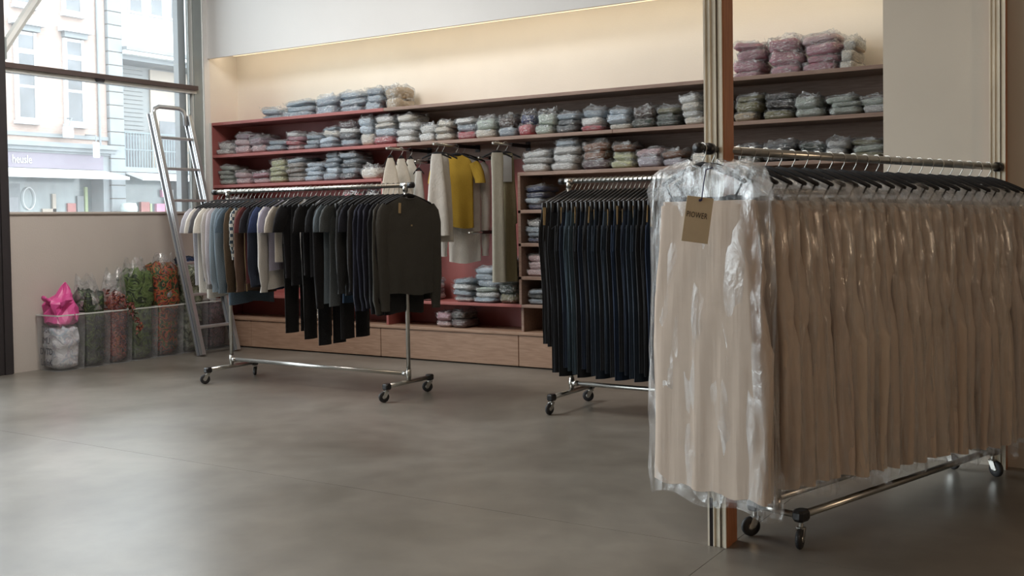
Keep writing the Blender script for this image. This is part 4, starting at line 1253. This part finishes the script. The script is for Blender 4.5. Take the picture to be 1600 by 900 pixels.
def skirt_mesh(seed):
    r_ = random.Random(seed); mb = MB(); rings = []
    ph = [r_.uniform(0, 6.28) for _ in range(8)]; fr = [r_.uniform(55, 75), r_.uniform(100, 140), r_.uniform(28, 40)]
    for j in range(13):
        t = j / 12
        d = .215 + 1.08 * t
        w = .212 + .045 * min(1, t * 2.0) + .018 * t
        h = .040
        ring = []
        for i, (x, y, nx, ny, L) in enumerate(slab_ring(w, h)):
            e = nx * nx
            f = (math.sin(L * fr[0] + ph[0] + .5 * math.sin(3 * t + ph[1])) + .55 * math.sin(L * fr[1] + ph[2]) + .8 * math.sin(L * fr[2] + ph[3])) * (.25 + .75 * t ** .7)
            f *= .0045 + .0105 * e
            ring.append((x + nx * f * 1.3, y + ny * f * .8, -d + .007 * math.sin(L * 40 + ph[4]) * (j == 12)))
        rings.append(ring)
    mb.loft(rings)
    mb.loft([[(p[0], p[1], -z) for p in slab_ring(.208, .034)] for z in (.200, .225)])
    return mb.mesh('skirt_body', M['tulle'], True)


def bag_mesh(seed, dz=0., broad=False):
    r_ = random.Random(seed); mb = MB(); rings = []
    ph = [r_.uniform(0, 6.28) for _ in range(5)]
    rows = [(.055, .045), (.070, .12), (.095, .19), (.12, .215), (.15, .235), (.18, .25), (.22, .255), (.30, .262), (.40, .268), (.52, .272), (.65, .278), (.78, .281), (.90, .284), (1.03, .287), (1.15, .29), (1.25, .291), (1.31, .292), (1.335, .288)]
    if broad:
        rows = [(.062, .09), (.066, .17), (.080, .225), (.105, .25), (.14, .26), (.18, .265)] + rows[6:]
    for j, (d, w) in enumerate(rows):
        ring = []; t = j / (len(rows) - 1)
        d = d + dz * (1 - t)
        h = (.046 if not broad else .036) * min(1, .5 + d * 3)
        for i, (x, y, nx, ny, L) in enumerate(slab_ring(w, h, 24, 12)):
            k1 = grain((x * 3, ny, d * 1.2), 2.5, seed); k2 = grain((x, ny * .3, d * .7), 14, seed + 4); k3 = grain((x, ny * .3, d), 30, seed + 6)
            f = .007 * k1 + .011 * k2 + .007 * k3 + .005 * math.sin(L * 44 + ph[0])
            z = -d + .020 * k2 * (1 if d < .25 else .3) + (.014 * math.sin(x * 21 + ph[1]) + .01 * k1) * (j >= len(rows) - 2)
            if d < .2: z += .03 * grain((x * 2, seed, 0), 9, seed) + .015 * k3
            ring.append((x + nx * f * 1.5, y + ny * f, z))
        rings.append(ring)
    mb.loft(rings)
    # loose film bunched up along the shoulders of the sleeve
    for sd in (-1, 1):
        for q in range(2):
            st = []
            for i in range(14):
                u = i / 13
                x = sd * (.03 + .23 * u)
                g = grain((u * 3, seed, q), 2.3, seed + q); g2 = grain((u * 7, seed, q + 3), 3.1, seed)
                hgt = (.030 + .060 * abs(grain((u * 4, q, seed), 2.9, seed + 3)) + .02 * g2) * math.sin(PI * min(1, u + .12)) ** .5
                zb_ = -.10 - .10 * u ** 1.5 - dz * .8
                st.append([(x + .02 * g * v_, (.034 * (1 if q else -1)) * (1 - v_ * .4) + .03 * g * v_ + .014 * math.sin(17 * u + 5 * v_ + seed), zb_ + hgt * v_) for v_ in (0, .35, .7, 1)])
            mb.loft(st, False)
    return mb.mesh('plastic_sleeve', M['longfilm'], True)


SK = [skirt_mesh(s) for s in range(9)]
BAGS = [bag_mesh(s, .05) for s in range(7)]
FBAG = [bag_mesh(17, 0, True), bag_mesh(18, 0, True)]
SHANG = hanger_mesh(.20, .062, .070, .016)
SBAR = MB().box(-.16, .16, -.006, .006, -.205, -.185, .002).box(-.155, -.12, -.013, .013, -.235, -.180, .003).box(.12, .155, -.013, .013, -.235, -.180, .003).tube([(-.19, 0, -.132), (-.15, 0, -.195)], .004, 5).tube([(.19, 0, -.132), (.15, 0, -.195)], .004, 5).mesh('clip_bar', M['velvet'])
SHOOK = hook_mesh(.062)
pos = [K0 + Vector((-.010, -.118, 0)), K0 + Vector((-.003, -.040, 0))]
s = .046
while s < RL - .06:
    pos.append(P0.lerp(P1, s / RL))
    s += .080
first = pos[0]
for i, p in enumerate(pos):
    front = i < 2
    col = (.66, .55, .46) if i == 0 else [(.68, .57, .48), (.66, .55, .46), (.70, .60, .51), (.67, .56, .48)][rnd.randrange(4)]
    word = 'beige' if i == 0 else {(.68, .57, .48): 'beige', (.66, .55, .46): 'warm beige', (.70, .60, .51): 'pale beige', (.67, .56, .48): 'rose beige'}[col]
    t = empty('bagged_skirt', p, f'{word} skirt in a clear plastic sleeve, {nth(i + 1)} from the front on the column rail', 'skirt', 'bagged skirts on the column rail', ANG + (0 if not front else (.10, -.02)[i]) + rnd.uniform(-.03, .03))
    g = link('skirt_body', SK[i % 9], t); g.color = (*col, 1)
    ws = 1 + rnd.uniform(-.03, .05) if i > 3 else 1.04
    b = link('plastic_sleeve', FBAG[i] if front else BAGS[(i * 3) % 7], t)
    b.scale = (ws if not front else 1.06, 1, rnd.uniform(.97, 1.02))
    g.scale = (ws if not front else 1.0, 1, 1)
    if i == 0:
        b.location.x = .03; g.location.x = .02
    h = add_hanger(t, SHANG, SHOOK)
    link('clip_bar', SBAR, h)

# kraft tag on a navy string, hanging from the first skirt
tg = empty('price_tag', (-1.440, 3.615, 1.467), 'large kraft card tag lettered in black, hanging on navy string from first skirt', 'tag')
MB().tube([(.006, .05, .010), (0, 0, 0), (-.008, -.004, -.055), (-.016, -.004, -.112)], .0022, 6).build('string', M['string'], tg, True)
R_ = Matrix.Rotation(.10, 4, 'Y')
cd = MB().box(-.048, .048, -.0012, .0012, -.155, .012, .001).build('card', M['tagbig'], tg, False, (-.022, -.004, -.110), (0, .14, .38))
MB().tube([(0, -.006, 0), (0, .003, 0)], .005, 10).build('eyelet', M['string'], cd)
text_mesh('lettering', 'PIOWER', .030, M['ink'], cd, face_mtx((-.004, -.0016, -.056), (1, 0, -.03), (.03, 0, 1)), .0004, .66, 1.05)

# ---------------------------------------------------------------- rolling base under the skirts
w_ = Vector((.292, .956, 0)); wp = Vector((.956, -.292, 0))
c0 = Vector((-1.329, 4.062, 0))
L3, H3, zb = 1.634, .108, .128
bs = empty('clothes_rack', c0, 'low narrow rolling rack standing under the bagged skirts', 'clothes rack', None, math.atan2(w_.y, w_.x) - PI / 2)
# local: y along the rack, x across
ztop = 1.392
for s in (-1, 1):
    MB().tube([(s * H3, 0, zb), (s * H3, L3, zb)], .0155, 12).build('base_rail', M['chrome'], bs, True)
for y in (0, L3):
    MB().tube([(-H3, y, zb - .004), (H3, y, zb - .004)], .013, 12).build('end_rail', M['chrome'], bs, True)
    MB().tube([(0, y, zb), (0, y, ztop)], .0145, 12).build('post', M['chrome'], bs, True)
    MB().tube([(0, y, zb + .005), (0, y, zb + .05)], .018, 12).build('tee_fitting', M['chrome'], bs, True)
    for s in (-1, 1):
        MB().box(s * H3 - .024, s * H3 + .024, y - .034, y + .034, zb - .022, zb + .022, .010).build('foot_cap', M['black'], bs)
        caster(bs, s * H3, y, zb - .030, (2.6 if s < 0 else 3.5) if y == 0 else 4.4)
MB().tube([(0, -.02, ztop), (0, L3 + .02, ztop)], .0125, 12).build('top_rail', M['chrome'], bs, True)
